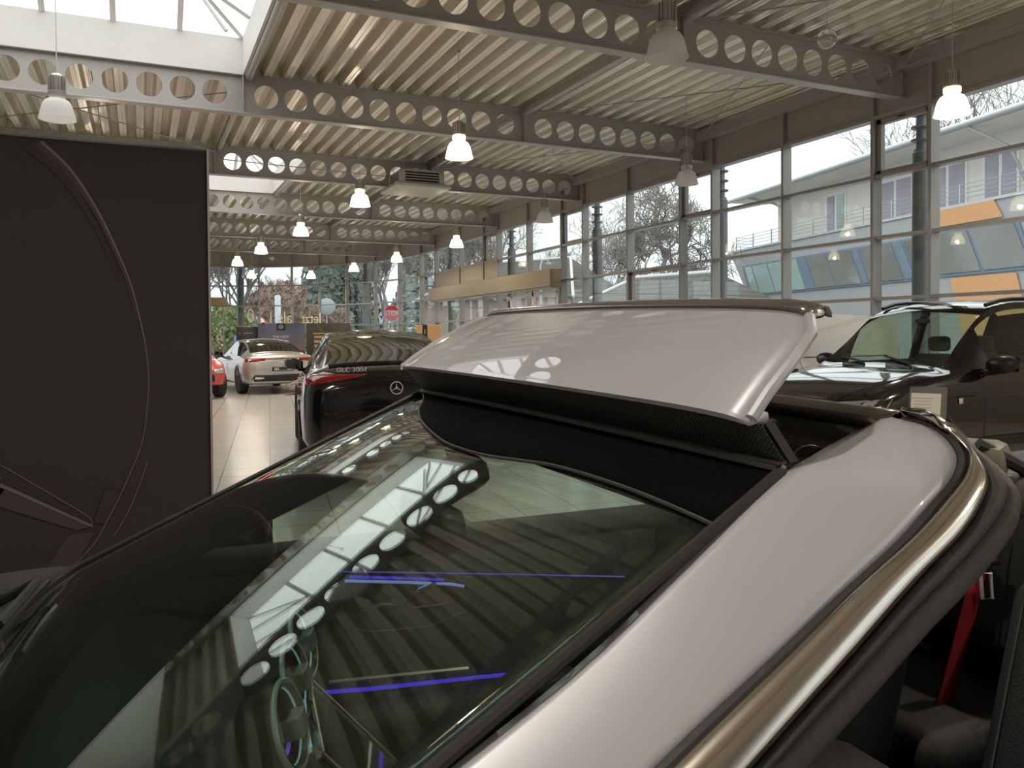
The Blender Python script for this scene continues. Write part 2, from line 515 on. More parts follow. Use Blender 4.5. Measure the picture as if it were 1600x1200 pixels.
# plain walls that close the hall
tag(MB().box2((XL - 0.2, -7, 0), (XL, 41, ZD + 0.2)).build('wall_left', M_WHITE), kind='structure')
tag(MB().box2((XL, -7.2, ZGT + .05), (XW + 0.1, -7, ZD + 0.2)).box2((XL, -7.2, 0), (4.8, -7, ZGT + .05)).build('wall_rear', mat('grey wall', (.30, .29, .28), .6)), kind='structure')
for a, b in ((4.8, 6.8), (6.8, 8.8), (8.8, 10.45)):  # unseen rear glazing, added to put a pale streak on the bright trim
    wn += 1
    window_bay(wn, (a, -7), (b, -7))
# gallery wall on the left of the convertible, white with a round rail
gal = MB().box2((-4.2, -6.9, 0.0), (-3.9, 12.9, 4.94))
tag(gal.build('wall_gallery', M_WHITE), kind='structure')

# finned round columns just outside the glass, one at every beam
COLW = ['rightmost, behind the narrow sash', 'behind the upright with three fins each side', 'third from the right with stacked fins', 'fourth from the right, over the brown panels', 'fifth from the right near the curve']
for k, (x, y) in enumerate([(11.02, 8.68), (11.02, 13.4), (11.02, 18.4), (11.02, 23.8), (11.02, 29.4)]):
    t = thing('finned_column', 'dark round steel column outside the glass, ' + COLW[k], 'column', (x, y, 0), group='finned columns outside the glass')
    MB().lathe([(0.13, 0), (0.13, 4.25), (0.11, 4.27), (0.11, 4.3)], 20).build('shaft', M_GAS, t, smooth=True)
    MB().lathe([(0.075, 4.3), (0.075, 5.5)], 16).build('neck', M_GAS, t, smooth=True)
    for j in range(5):
        MB().lathe([(0.06, 4.42 + j * 0.2), (0.145, 4.43 + j * 0.2), (0.15, 4.45 + j * 0.2), (0.145, 4.46 + j * 0.2), (0.06, 4.47 + j * 0.2)], 20).build('fin', M_GAS, t, smooth=True)
for k, (x, y) in enumerate([(9.45, 36.0), (4.45, 40.5)]):
    t = thing('round_column', 'dark round column in the curved glass end, ' + ['behind the stop sign window', 'left of the big evergreen tree'][k], 'column', (x, y + .35, 0), group='columns at the curved end')
    MB().lathe([(0.17, 0), (0.17, 4.3), (0.1, 4.32), (0.1, 5.5)], 18).build('shaft', M_GAS, t, smooth=True)
    for j in range(4):
        MB().lathe([(0.06, 4.45 + j * 0.2), (0.17, 4.46 + j * 0.2), (0.17, 4.49 + j * 0.2), (0.06, 4.5 + j * 0.2)], 18).build('fin', M_GAS, t, smooth=True)

# brown portal band over the side doors and brown panels above it
M_BROWN = mat('bronze sheet panel', (0.24, 0.175, 0.09), 0.3, 0.4, var=0.05)
t = thing('door_canopy_box', 'long bronze box over the side doors on the glass wall', 'canopy', (0, 0, 0))
MB().box2((10.0, 19.15, 2.78), (10.36, 29.2, 3.26)).build('casing', M_BROWN, t, bevel=0.01)
MB().box2((10.05, 19.2, 2.74), (10.3, 29.1, 2.78)).build('guide_rail', M_FRAME, t)
for k, (a, b) in enumerate([(23.66, 24.7), (24.81, 26.9), (27.0, 29.5)]):
    tag(MB().box2((10.43, a, 2.98), (10.45, b, 3.88)).build('spandrel_panel', M_BROWN), 'bronze infill panel above the canopy box, ' + ['narrow one nearest the camera', 'middle one', 'far one'][k], 'panel', 'bronze infill panels')
# door frame lines under the band
t = thing('door_1', None, None, kind='structure')
fr = MB()
for y in (19.4, 20.9, 22.4): fr.box2((10.34, y - 0.05, 0), (10.42, y + 0.05, 2.76))
fr.box2((10.34, 19.4, 2.6), (10.42, 22.4, 2.7)); fr.box2((10.34, 19.4, 0.02), (10.42, 22.4, 0.12))
fr.build('door_frame', mat('pale door frame', (0.62, 0.56, 0.46), 0.4, 0.2), t)
# bronze box over the end doors at far left
tag(MB().box2((2.6, 40.2, 2.95), (3.75, 40.45, 3.35)).build('end_door_canopy', M_BROWN), 'small bronze box over the end doors beside the dark banner edge', 'canopy')

# ------------------------------------------------------------------ pendant lamps
M_HOUS = mat('ribbed aluminium housing', (0.62, 0.6, 0.57), 0.3, 0.8)
def shade_mat(name, col, em, es, transp):
    m, nt, out = _nt(name)
    N, L = nt.nodes, nt.links
    wv = N.new('ShaderNodeTexWave'); wv.wave_type = 'RINGS'; wv.inputs['Scale'].default_value = 6
    p = N.new('ShaderNodeBsdfPrincipled'); p.inputs['Base Color'].default_value = (*col, 1); p.inputs['Roughness'].default_value = 0.25
    p.inputs['Emission Color'].default_value = (*em, 1); p.inputs['Emission Strength'].default_value = es
    tl = N.new('ShaderNodeBsdfTranslucent'); tl.inputs[0].default_value = (*col, 1)
    tr = N.new('ShaderNodeBsdfTransparent'); tr.inputs[0].default_value = (1, 1, 1, 1)
    a = N.new('ShaderNodeMixShader'); a.inputs[0].default_value = 0.6
    L.new(p.outputs[0], a.inputs[1]); L.new(tl.outputs[0], a.inputs[2])
    b = N.new('ShaderNodeMixShader'); b.inputs[0].default_value = transp
    L.new(a.outputs[0], b.inputs[1]); L.new(tr.outputs[0], b.inputs[2])
    L.new(b.outputs[0], out.inputs[0])
    return m
M_SHON = shade_mat('lit prismatic shade', (0.9, 0.85, 0.72), (1.0, 0.83, 0.52), 2.6, 0.3)
M_SHOFF = shade_mat('unlit prismatic shade', (0.98, 0.97, 0.95), (1, 1, 1), 0.0, 0.08)
M_BULB = emission('glowing lamp', (1.0, 0.86, 0.6), 14.0)
M_BULBOFF = mat('unlit lamp', (0.8, 0.8, 0.78), 0.2)
M_CORD = mat('pale cord', (0.62, 0.6, 0.56), 0.6)
LAMP_W = 85.0
def pendant(lit, loc, label, first={}):
    key = 'on' if lit else 'off'
    group = 'lit pendant lamps' if lit else 'unlit pendant lamps'
    if key not in first:
        t = thing('pendant_lamp', label, 'lamp', loc, group=group)
        sh = MB(); n = 40
        pro = [(0.085, 0.28), (0.088, 0.24), (0.13, 0.215), (0.158, 0.17), (0.176, 0.10), (0.192, 0.03), (0.20, 0.0)]
        sh.lathe(pro + [(r - 0.006, z) for r, z in reversed(pro)], n, close=True)
        sh.build('shade', M_SHON if lit else M_SHOFF, t, smooth=True)
        MB().tube([(0.198 * cos(2 * pi * i / 36), 0.198 * sin(2 * pi * i / 36), 0.003) for i in range(36)], 0.006, 6, closed=True).build('shade_rim', M_SHON if lit else M_SHOFF, t, smooth=True)
        MB().lathe([(0.092, 0.265), (0.098, 0.27), (0.098, 0.32), (0.08, 0.33)], 28).build('collar', M_SHON if lit else M_HOUS, t, smooth=True)
        ho = MB().lathe([(0.072, 0.325), (0.072, 0.50), (0.05, 0.53), (0.02, 0.54)], 20)
        for i in range(16):
            a = 2 * pi * i / 16
            ho.box((0.082 * cos(a), 0.082 * sin(a), 0.42), (0.026, 0.008, 0.17), Matrix.Rotation(a, 3, 'Z'))
        ho.build('housing', M_HOUS, t)
        MB().ball((0, 0, 0.15), 0.045, 12, 8, (1, 1, 1.5)).build('bulb', M_BULB if lit else M_BULBOFF, t, smooth=True)
        zc = ZD - loc[2]
        MB().tube([(0, 0, 0.54), (0.012, 0, 0.62), (0, 0, 0.72), (0, 0, zc - 0.02)], 0.006, 6).build('cord', M_CORD, t)
        MB().box((0, 0, zc - 0.015), (0.05, 0.05, 0.03)).build('ceiling_clip', M_HOUS, t)
        first[key] = t
    else:
        t = dup(first[key], loc, None, label)
    if lit:
        li = bpy.data.lights.new('lamp_light', 'POINT'); li.energy = LAMP_W; li.color = (1.0, 0.90, 0.75); li.shadow_soft_size = 0.05
        lo = bpy.data.objects.new('lamp_light', li); COL.objects.link(lo); lo.parent = t; lo.location = (0, 0, 0.06)
    return t
ZL = 4.05
for lit, x, y, lab in [
    (True, 8.79, 6.51, 'lit pendant lamp hanging at upper right before the window corner'),
    (False, 4.50, 6.24, 'large unlit pendant lamp in front of the nearest holed beam'),
    (False, -0.84, 10.86, 'unlit pendant lamp under the roof light at upper left'),
    (True, 4.24, 10.94, 'lit pendant lamp in the middle between two holed beams'),
    (True, 3.99, 15.73, 'lit pendant lamp left of the ceiling heater box'),
    (True, 3.76, 20.87, 'lit pendant lamp third in the receding left row'),
    (True, 3.43, 25.78, 'lit pendant lamp fourth in the receding left row'),
    (True, 3.23, 30.46, 'lit pendant lamp fifth in the left row beside the dark banner'),
    (False, 8.58, 11.34, 'unlit pendant lamp hanging before the tree window'),
    (False, 8.42, 16.38, 'small unlit pendant lamp hanging above the bronze canopy end'),
    (True, 8.40, 21.95, 'lit pendant lamp over the bronze canopy box'),
    (True, 8.13, 27.04, 'lit pendant lamp above the stop sign window'),
    (True, 4.45, 36.6, 'tiny lit pendant lamp lowest at far left of the curved glass'),
    (True, 6.9, 36.0, 'tiny lit pendant lamp before the big evergreen tree'),
    (True, 7.74, 31.6, 'small lit pendant lamp at the middle of the curved glass'),
    (True, -0.6, 15.9, 'lit pendant lamp hidden behind the dark banner'),
    (True, -1.0, 20.9, 'lit pendant lamp far behind the dark banner'),
    (True, -0.6, 1.3, 'lit pendant lamp out of frame over the hood'),
    (True, 4.4, 1.3, 'lit pendant lamp out of frame behind the convertible'),
    (True, 8.8, 1.3, 'lit pendant lamp out of frame near the glass wall'),
    (True, 4.3, -3.4, 'lit pendant lamp behind the photographer'),
    (True, -0.6, -3.4, 'lit pendant lamp behind the photographer on the left'),
    (True, 8.8, -3.4, 'lit pendant lamp behind the photographer on the right'),
    (False, -0.7, 6.2, 'unlit pendant lamp above the hood, out of frame')]:
    pendant(lit, (x, y, ZL), lab)

# hanging heater box, glass globe, small dome
t = thing('ceiling_heater', 'grey louvred heater box hanging under the deck', 'heater', (5.85, 17.9, 4.80))
M_HEAT = mat('grey heater casing', (0.50, 0.47, 0.42), 0.4, 0.4)
MB().rbox((0, 0, 0.06), (1.3, 1.3, 0.1), 0.03).build('base_tray', M_HEAT, t, smooth=True)
MB().box((0, 0, 0.42), (0.95, 0.95, 0.03)).build('top_plate', M_HEAT, t)
lv = MB()
for k in range(5):
    z = 0.15 + k * 0.06
    for (cx, cy, sx, sy) in ((0, -0.47, 0.9, 0.05), (0, 0.47, 0.9, 0.05), (-0.47, 0, 0.05, 0.9), (0.47, 0, 0.05, 0.9)):
        lv.box((cx, cy, z), (sx, sy, 0.022))
lv.build('louvre', M_HEAT, t)
for sx in (-1, 1):
    for sy in (-1, 1): MB().rbox((sx * 0.46, sy * 0.46, 0.25), (0.13, 0.13, 0.34), 0.03).build('corner_post', M_HEAT, t, smooth=True)
MB().box((0, 0, 0.25), (0.8, 0.8, 0.3)).build('coil', M_BLACKPL, t)
for sx in (-1, 1):
    for sy in (-1, 1): MB().tube([(sx * 0.4, sy * 0.4, 0.43), (sx * 0.4, sy * 0.4, ZD - 4.80)], 0.008, 6).build('hanger', M_STEEL, t)
t = thing('glass_globe', 'clear glass ball hanging on a thin wire near the right ceiling', 'globe', (6.8, 6.52, 4.66))
MB().ball((0, 0, 0), 0.105, 20, 14).build('globe', mat('cloudy glass', (0.8, 0.78, 0.74), 0.05, trans=0.75, coat=1), t, smooth=True)
MB().tube([(0, 0, 0.1), (0, 0, ZD - 4.66)], 0.004, 5).build('wire', M_CORD, t)
t = thing('dome_camera', 'small white dome on the fascia over the curved glass', 'camera', (5.7, 39.15, 5.15))
MB().lathe([(0.12, 0.08), (0.12, 0.0), (0.09, -0.02)], 16).build('base', M_WHITE, t, smooth=True)
MB().ball((0, 0, -0.02), 0.09, 12, 8).build('lens_dome', mat('smoked dome', (0.5, 0.48, 0.45), 0.1), t, smooth=True)
# ------------------------------------------------------------------ cars
from mathutils.bvhtree import BVHTree

M_GLOSSBLK = mat('gloss black paint', (0.006, 0.006, 0.007), 0.12, 0.0, coat=1.0, var=0.02)
M_SILVER = mat('silver metallic paint', (0.54, 0.545, 0.61), 0.38, 0.15, coat=1.0, var=0.015, scale=400)
M_CHAMP = mat('pale silver paint', (0.50, 0.47, 0.42), 0.3, 0.45, coat=1.0, var=0.02)
M_VANW = mat('white van paint', (0.72, 0.68, 0.60), 0.3, coat=0.6, var=0.02)
M_RED = mat('red paint', (0.55, 0.05, 0.04), 0.25, coat=1.0)
M_TYRE = mat('tyre rubber', (0.02, 0.02, 0.02), 0.7, bump=0.2)
M_RIM = mat('dark alloy', (0.16, 0.155, 0.15), 0.3, 0.8)
M_TAIL = mat('red tail lens', (0.26, 0.008, 0.014), 0.12, coat=1.0, emit=(1.0, 0.05, 0.06), estr=0.03)
M_HEADL = mat('clear lamp lens', (0.55, 0.55, 0.55), 0.06, 0.6, coat=1.0)
M_CARGL = glass('dark car glass', (0.33, 0.37, 0.36), 0.07, gain=1.3)
M_CARGL2 = glass('green car glass', (0.70, 0.80, 0.72), 0.06, gain=1.2)
M_DARKIN = mat('dark car interior', (0.015, 0.015, 0.016), 0.7)

def smooth_stations(S, n):
    out = []
    for i in range(len(S) - 1):
        a, b, c, d = S[max(i - 1, 0)], S[i], S[i + 1], S[min(i + 2, len(S) - 1)]
        for k in range(n):
            t = k / n
            row = []
            for j in range(len(b)):
                v = 0.5 * (2 * b[j] + (c[j] - a[j]) * t + (2 * a[j] - 5 * b[j] + 4 * c[j] - d[j]) * t * t + (3 * b[j] - a[j] - 3 * c[j] + d[j]) * t ** 3)
                lo, hi = min(b[j], c[j]), max(b[j], c[j]); e = 0.25 * (hi - lo)
                row.append(max(lo - e, min(hi + e, v)))
            out.append(row)
    out.append(list(S[-1]))
    return out

def ring(st):
    x, w, zb, zs, zt, wt = st
    h = zs - zb
    P = [(0, zb), (w * .80, zb), (w * .93, zb + .05 * h), (w * .985, zb + .2 * h), (w, zb + .5 * h), (w * .995, zb + .75 * h), (w * .975, zb + .9 * h), (w * .93, zs)]
    a, b = (w * .93, zs), (wt, zt - min(.045, .4 * (zt - zs)))
    for t in (.08, .5, .90): P.append((lerp(a[0], b[0], t) + .012 * sin(pi * t), lerp(a[1], b[1], t)))
    P += [b, (wt * .84, lerp(b[1], zt, .36)), (wt * .46, lerp(b[1], zt, .80)), (0, zt)]
    return [(x, y, z) for y, z in P]

class Car:
    """body lofted from stations (x, half width, bottom, shoulder, top, roof half width); faces shared out to parts"""
    def __init__(s, root, S, paint, glassm, ws=None, rw=None, sw=None, pillars=(), n=4, opened=None):
        s.root = root; s.paint = paint; s.opened = opened
        rows = smooth_stations(S, n)
        body, gl = MB(), {}
        full = []
        for st in rows:
            h = ring(st); full.append([(x, -y, z) for x, y, z in reversed(h)][:-1] + h)
        W = len(full[0]); half = len(ring(rows[0]))
        allf = MB()
        for i in range(len(full) - 1):
            xm = (full[i][0][0] + full[i + 1][0][0]) / 2
            for j in range(W - 1):
                k = abs(j + 0.5 - (half - 1))           # distance from the bottom centre along the ring
                q = [full[i][j], full[i][j + 1], full[i + 1][j + 1], full[i + 1][j]]
                key = None
                if ws and ws[0] < xm < ws[1] and k > 11: key = 'windscreen'
                elif rw and rw[0] < xm < rw[1] and k > 11: key = 'rear_window'
                elif sw and sw[0] < xm < sw[1] and 8 < k < 10 and not any(abs(xm - p) < .05 for p in pillars): key = 'side_window' if j > half else 'side_window.far'
                elif opened and opened[0] < xm < opened[1] and k > 7: continue
                if key: gl.setdefault(key, MB()).add(q, [(0, 1, 2, 3)])
                else: body.add(q, [(0, 1, 2, 3)])
                allf.add(q, [(0, 1, 2, 3)])
        for e in (full[0], full[-1]):
            body.add(e, [tuple(range(W))]); allf.add(e, [tuple(range(W))])
        s.body = body.build('body_shell', paint, root, smooth=True, angle=50)
        for k, g in gl.items():
            g.build(k.split('.')[0], glassm, root, smooth=True)
        s.bvh = BVHTree.FromPolygons([Vector(v) for v in allf.v], allf.f)
    def hit(s, o, d):
        r = s.bvh.ray_cast(Vector(o), Vector(d))
        return r[0]
    def patch(s, name, material, quad, view, off=0.006, nx=8, ny=4, thick=0.004, parent=None):
        """a panel laid on the body: quad = 4 (u, v) corners; view 'r' rear, 'f' front, 'l'/'e' left/right side, 't' top"""
        rows = []
        for j in range(ny + 1):
            row = []
            for i in range(nx + 1):
                u, v = i / nx, j / ny
                p = [lerp(lerp(quad[0][k], quad[1][k], u), lerp(quad[3][k], quad[2][k], u), v) for k in (0, 1)]
                o, d = {'r': ((-6, p[0], p[1]), (1, 0, 0)), 'f': ((6, p[0], p[1]), (-1, 0, 0)), 'l': ((p[0], 4, p[1]), (0, -1, 0)), 'e': ((p[0], -4, p[1]), (0, 1, 0)), 't': ((p[0], p[1], 4), (0, 0, -1))}[view]
                h = s.hit(o, d)
                if h is None: h = Vector(row[-1]) + Vector(d) * off if row else Vector((p[0], p[1], .8))
                row.append(h - Vector(d) * off)
            rows.append(row)
        return MB().grid(rows).build(name, material, parent or s.root, smooth=True, solid=thick)
    def strip(s, name, material, pts, view, r=0.006, off=0.003, parent=None):
        P = []
        for p in pts:
            o, d = {'r': ((-6, p[0], p[1]), (1, 0, 0)), 'f': ((6, p[0], p[1]), (-1, 0, 0)), 'l': ((p[0], 4, p[1]), (0, -1, 0)), 'e': ((p[0], -4, p[1]), (0, 1, 0)), 't': ((p[0], p[1], 4), (0, 0, -1))}[view]
            h = s.hit(o, d)
            if h is not None: P.append(h - Vector(d) * off)
        if len(P) > 1: return MB().tube(P, r, 6).build(name, material, parent or s.root, smooth=True)
    def wheels(s, xs, w, R=0.35, rim=None):
        for x in xs:
            for sd in (1, -1):
                M = Matrix.Translation((x, sd * (w - 0.10), R)) @ Matrix.Rotation(-sd * pi / 2, 4, 'X')
                rm = MB()
                rm.lathe([(R * .70, -.10), (R * .72, .085), (R * .69, .095), (R * .66, .07), (R * .62, .0), (.0001, -.02)], 32, M)
                for k in range(10):
                    a = 2 * pi * k / 10
                    P = [M @ Vector((cos(a + da) * r, sin(a + da) * r, z)) for r, da, z in ((R * .14, -.22, .075), (R * .14, .22, .075), (R * .69, .075, .085), (R * .69, -.075, .085))]
                    rm.slab(P, M.to_3x3() @ Vector((0, 0, -.03)))
                rm.lathe([(R * .16, .02), (R * .16, .085), (R * .1, .095), (.0001, .095)], 20, M)
                wh = rm.build('wheel', rim or M_RIM, s.root, smooth=True, angle=35)
                MB().lathe([(R * .70, -.11), (R * .9, -.12), (R * .985, -.10), (R, -.06), (R, .06), (R * .985, .09), (R * .9, .11), (R * .72, .10)], 36, M).build('tyre', M_TYRE, wh, smooth=True)
                # wheel housing on the flank
                ar = MB(); n = 22; rr = R + .045
                rows = []
                for rad in (0.0, rr * .5, rr):
                    row = []
                    for k in range(n + 1):
                        a = pi * k / n - .18 + .36 * k / n - .0
                        px, pz = x + cos(a) * rad, R + .02 + sin(a) * rad
                        h = s.hit((px, sd * 4, max(pz, .24)), (0, -sd, 0))
                        y = (h.y if h is not None else sd * w * .95)
                        row.append((px, y + sd * .004, pz))
                    rows.append(row)
                ar.grid(rows).build('wheel_arch', M_BLACKPL, s.root)
                ed = [(p[0], p[1] + sd * .002, p[2]) for p in rows[-1]]
                MB().tube(ed, .014, 6).build('arch_lip', s.paint, s.root, smooth=True)
    def mirror(s, x, y, z, m, sd, sc=1.0):
        hs = MB()
        prof = []
        for i in range(9):
            t = i / 8
            r = sin(pi * (0.08 + 0.84 * t)) ** .5
            row = []
            for k in range(14):
                a = 2 * pi * k / 14
                row.append((x + (cos(a) * .075 * r) * sc + (.02 if cos(a) > 0 else 0), y + sd * (t - .5) * .24 * sc, z + (sin(a) * .082 * r + .02 * t) * sc))
            prof.append(row)
        hs.grid(prof, wrap=True)
        hs.add(prof[0], [tuple(range(14))]); hs.add(prof[-1], [tuple(range(14))])
        h = hs.build('door_mirror', m, s.root, smooth=True)
        MB().tube([(x + .03, y - sd * .2 * sc, z - .08), (x, y - sd * .05, z - .06)], .028, 8).build('mirror_foot', M_BLACKPL, h, smooth=True)
        MB().slab([(x - .078 * sc, y + sd * (dy) * sc, z + dz * sc) for dy, dz in ((-.10, -.06), (.09, -.05), (.10, .07), (-.09, .075))], (-.004, 0, 0)).build('mirror_glass', mat('dark mirror glass', (.22, .22, .22), .05, 1.0), h)
    def cabin(s, x0, x1, w, z0, z1):
        """simple dark seats seen through the glass"""
        mb = MB()
        for x in (x0, x1):
            for y in (-w * .5, w * .5):
                mb.rbox((x, y, z0 + .25), (.16, .46, .6), .06, Matrix.Rotation(-.25, 3, 'Y'))
                mb.rbox((x - .14, y, z0 + .66), (.1, .26, .18), .05)
        mb.build('seats', M_DARKIN, s.root, smooth=True)

# ---- black coupe-backed car ahead, seen from its rear
root = thing('black_coupe', 'gloss black sloping-tail car seen from the rear beside the raised silver panel', 'car', (2.74, 10.28, 0), radians(81))
S = [(-2.38, .60, .42, .80, .88, .40), (-2.36, .80, .34, .93, 1.04, .62), (-2.27, .90, .29, 1.04, 1.14, .70), (-2.10, .935, .27, 1.09, 1.19, .72), (-1.85, .945, .26, 1.08, 1.25, .68), (-1.1, .95, .25, 1.02, 1.46, .60), (-.35, .95, .24, 1.0, 1.56, .58),
     (.25, .945, .24, .99, 1.56, .58), (.75, .94, .24, .98, 1.45, .60), (1.25, .94, .24, .97, 1.10, .70), (1.5, .935, .25, .95, 1.04, .72), (2.05, .90, .28, .86, .94, .68), (2.35, .80, .34, .72, .80, .55), (2.42, .62, .40, .62, .68, .40)]
c = Car(root, S, M_GLOSSBLK, M_CARGL, ws=(.62, 1.28), rw=(-1.92, -.55), sw=(-1.75, .95), pillars=(-.2, -1.15))
c.wheels((-1.42, 1.43), .945, .37)
for sd in (1, -1):
    c.patch('tail_light', M_TAIL, [(sd * .92, .985), (sd * .42, 1.06), (sd * .28, 1.095), (sd * .90, 1.10)], 'r', nx=14, ny=4)
    c.patch('tail_light', M_TAIL, [(-2.27, .985), (-2.04, 1.04), (-2.04, 1.06), (-2.27, 1.095)], 'l' if sd > 0 else 'e', nx=6, ny=3)
    c.patch('reflector', M_TAIL, [(sd * .72, .45), (sd * .38, .47), (sd * .38, .50), (sd * .70, .50)], 'r', nx=6, ny=2)
    c.mirror(.78, sd * .97, 1.10, M_GLOSSBLK, sd)
    c.strip('window_trim', M_CHROME, [(x, lerp(1.025, .99, (x + 1.6) / 2.4)) for x in [-1.6 + .2 * k for k in range(13)]], 'l' if sd > 0 else 'e', .007)
c.patch('plate_recess', M_BLACKPL, [(-.32, .58), (.32, .58), (.36, .72), (-.36, .72)], 'r', nx=6, ny=3)
c.patch('diffuser', M_BLACKPL, [(-.62, .36), (.62, .36), (.66, .44), (-.66, .44)], 'r', nx=8, ny=2)
c.strip('bumper_line', M_CHROME, [(.6 - .12 * k, .40 - .0 * k) for k in range(11)], 'r', .008)
c.strip('tailgate_seam', M_BLACKPL, [(.70 - .14 * k, .77) for k in range(11)], 'r', .004)
h = c.hit((-6, 0, .95), (1, 0, 0))
star_emblem(axes((h.x - .014, 0, .95), (0, -1, 0), (.12, 0, 1)), .062, root, m=mat('bright emblem', (.8, .8, .8), .35, .2))
h = c.hit((-6, .44, 1.135), (1, 0, 0))
tm = text_mb('GLC 300d', .072, axes((h.x - .016, .44, 1.135), (-.07, -1, 0), (.5, 0, 1)), .006)
tm.build('lettering', mat('bright lettering', (.85, .85, .85), .4), root)
c.cabin(-.9, .1, .9, .55, 1.2)
c.strip('spoiler_lip', M_GLOSSBLK, [(-2.08, .66 - .12 * k) for k in range(12)], 't', .022, .008)

# ---- pale silver saloon farther back
root = thing('silver_saloon', 'pale silver saloon car parked at the back on the tiles, seen from its rear', 'car', (3.08, 23.6, 0), radians(96))
S = [(-2.38, .55, .42, .72, .78, .4), (-2.35, .78, .32, .82, .92, .62), (-2.25, .88, .27, .92, 1.03, .70), (-2.05, .91, .25, .96, 1.07, .70), (-1.75, .92, .24, .96, 1.10, .68), (-1.1, .925, .22, .95, 1.34, .60), (-.45, .93, .21, .93, 1.43, .57),
     (.2, .925, .21, .92, 1.43, .57), (.75, .92, .21, .91, 1.24, .62), (1.2, .92, .22, .89, 1.0, .70), (1.55, .915, .23, .86, .95, .70), (2.0, .88, .26, .78, .86, .66), (2.3, .78, .3, .66, .72, .5), (2.38, .6, .36, .58, .62, .4)]
c = Car(root, S, M_CHAMP, M_CARGL, ws=(.45, 1.2), rw=(-1.72, -.62), sw=(-1.45, .85), pillars=(-.25,))
c.wheels((-1.42, 1.45), .92, .345)
for sd in (1, -1):
    c.patch('tail_light', M_TAIL, [(sd * .88, .83), (sd * .45, .87), (sd * .40, .94), (sd * .88, .94)], 'r', nx=8, ny=3)
    c.patch('tail_light', M_TAIL, [(-2.26, .83), (-2.0, .88), (-2.0, .91), (-2.26, .94)], 'l' if sd > 0 else 'e', nx=4, ny=3)
    c.patch('exhaust_trim', M_CHROME, [(sd * .70, .40), (sd * .48, .41), (sd * .48, .45), (sd * .70, .45)], 'r', nx=4, ny=2)
    c.mirror(.72, sd * 1.0, 1.0, M_GLOSSBLK, sd)
c.patch('light_bar', mat('dark red bar', (.16, .03, .02), .15, coat=1), [(-.42, .905), (.42, .905), (.42, .93), (-.42, .93)], 'r', nx=10, ny=1)
c.patch('rear_skirt', M_BLACKPL, [(-.84, .34), (.84, .34), (.70, .52), (-.70, .52)], 'r', nx=12, ny=3)
c.patch('number_plate', M_BLACKPL, [(-.27, .60), (.27, .60), (.27, .71), (-.27, .71)], 'r', nx=6, ny=2, off=.012)
h = c.hit((-6, 0, .66), (1, 0, 0))
MB().box((h.x - .03, .17, .655), (.004, .12, .05)).box((h.x - .03, -.17, .655), (.004, .12, .05)).box((h.x - .03, 0, .625), (.004, .46, .012)).build('plate_print', mat('plate print', (.42, .42, .4), .5), root)
h = c.hit((-6, 0, .84), (1, 0, 0))
star_emblem(axes((h.x - .012, 0, .84), (0, -1, 0), (0, 0, 1)), .055, root)
c.cabin(-.8, .2, .85, .5, 1.1)

# ---- black high car on the right, seen from its front left
root = thing('black_car', 'gloss black high car with roof rails on the right behind the convertible', 'car', (7.95, 6.05, 0), radians(183))
S = [(-2.22, .70, .40, .9, 1.3, .55), (-2.16, .86, .30, 1.06, 1.68, .62), (-1.9, .90, .26, 1.10, 1.79, .63), (-1.0, .91, .24, 1.10, 1.83, .63), (-.2, .91, .24, 1.10, 1.82, .63), (.25, .91, .24, 1.10, 1.70, .64), (.65, .91, .24, 1.10, 1.42, .66),
     (1.02, .905, .25, 1.08, 1.17, .72), (1.35, .90, .26, 1.04, 1.12, .74), (1.8, .87, .28, .96, 1.04, .72), (2.1, .80, .32, .86, .93, .62), (2.22, .68, .38, .72, .8, .48), (2.25, .5, .45, .62, .66, .3)]
c = Car(root, S, M_GLOSSBLK, M_CARGL2, ws=(.12, 1.02), rw=(-2.14, -1.9), sw=(-1.95, .42), pillars=(-.75,), n=5)
c.wheels((-1.35, 1.4), .905, .345)
for sd in (1, -1):
    sv = 'l' if sd > 0 else 'e'
    c.patch('headlight', M_HEADL, [(sd * .84, .74), (sd * .46, .70), (sd * .46, .84), (sd * .84, .88)], 'f', nx=8, ny=4)
    c.mirror(.52, sd * 1.02, 1.15, M_BLACKPL, sd, 1.1)
    c.strip('roof_rail', M_BLACKPL, [(.12, sd * .60)] + [(-.1 - .2 * k, sd * .615) for k in range(9)], 't', .022, .035)
    c.strip('door_seam', M_BLACKPL, [(.62, .35 + .08 * k) for k in range(10)], sv, .004, .0)
    c.strip('door_seam', M_BLACKPL, [(-.42, .35 + .08 * k) for k in range(10)], sv, .004, .0)
    c.strip('window_trim', M_GLOSSBLK, [(.7 - .2 * k, 1.115) for k in range(13)], sv, .008)
    c.strip('flank_crease', M_GLOSSBLK, [(1.3 - .25 * k, .86) for k in range(14)], sv, .012)
    c.patch('side_trim', M_BLACKPL, [(.95, .36), (-1.0, .36), (-1.0, .46), (.95, .46)], sv, nx=10, ny=2, off=.01)
    c.patch('fuel_cap', mat('pale round cap', (.6, .58, .52), .3), [(1.02, .80), (.96, .80), (.96, .86), (1.02, .86)], sv, nx=2, ny=2, off=.012)
c.patch('grille', M_BLACKPL, [(-.44, .60), (.44, .60), (.5, .80), (-.5, .80)], 'f', nx=8, ny=4)
for y in (.42, -.12):
    w = c.strip('wiper', M_BLACKPL, [(1.04 - .03 * k, y - .12 * k * .8) for k in range(5)], 't', .012, .014)
h = c.hit((6, 0, .70), (-1, 0, 0))
star_emblem(axes((h.x + .012, 0, .70), (0, 1, 0), (0, 0, 1)), .09, root)
MB().rbox((.26, 0, 1.60), (.04, .16, .05), .015).build('interior_mirror', M_DARKIN, root, smooth=True)
c.cabin(-.55, -1.4, .9, .68, 1.3)
MB().rbox((.85, 0, 1.02), (.5, 1.4, .12), .05).build('dashboard', M_DARKIN, root, smooth=True)

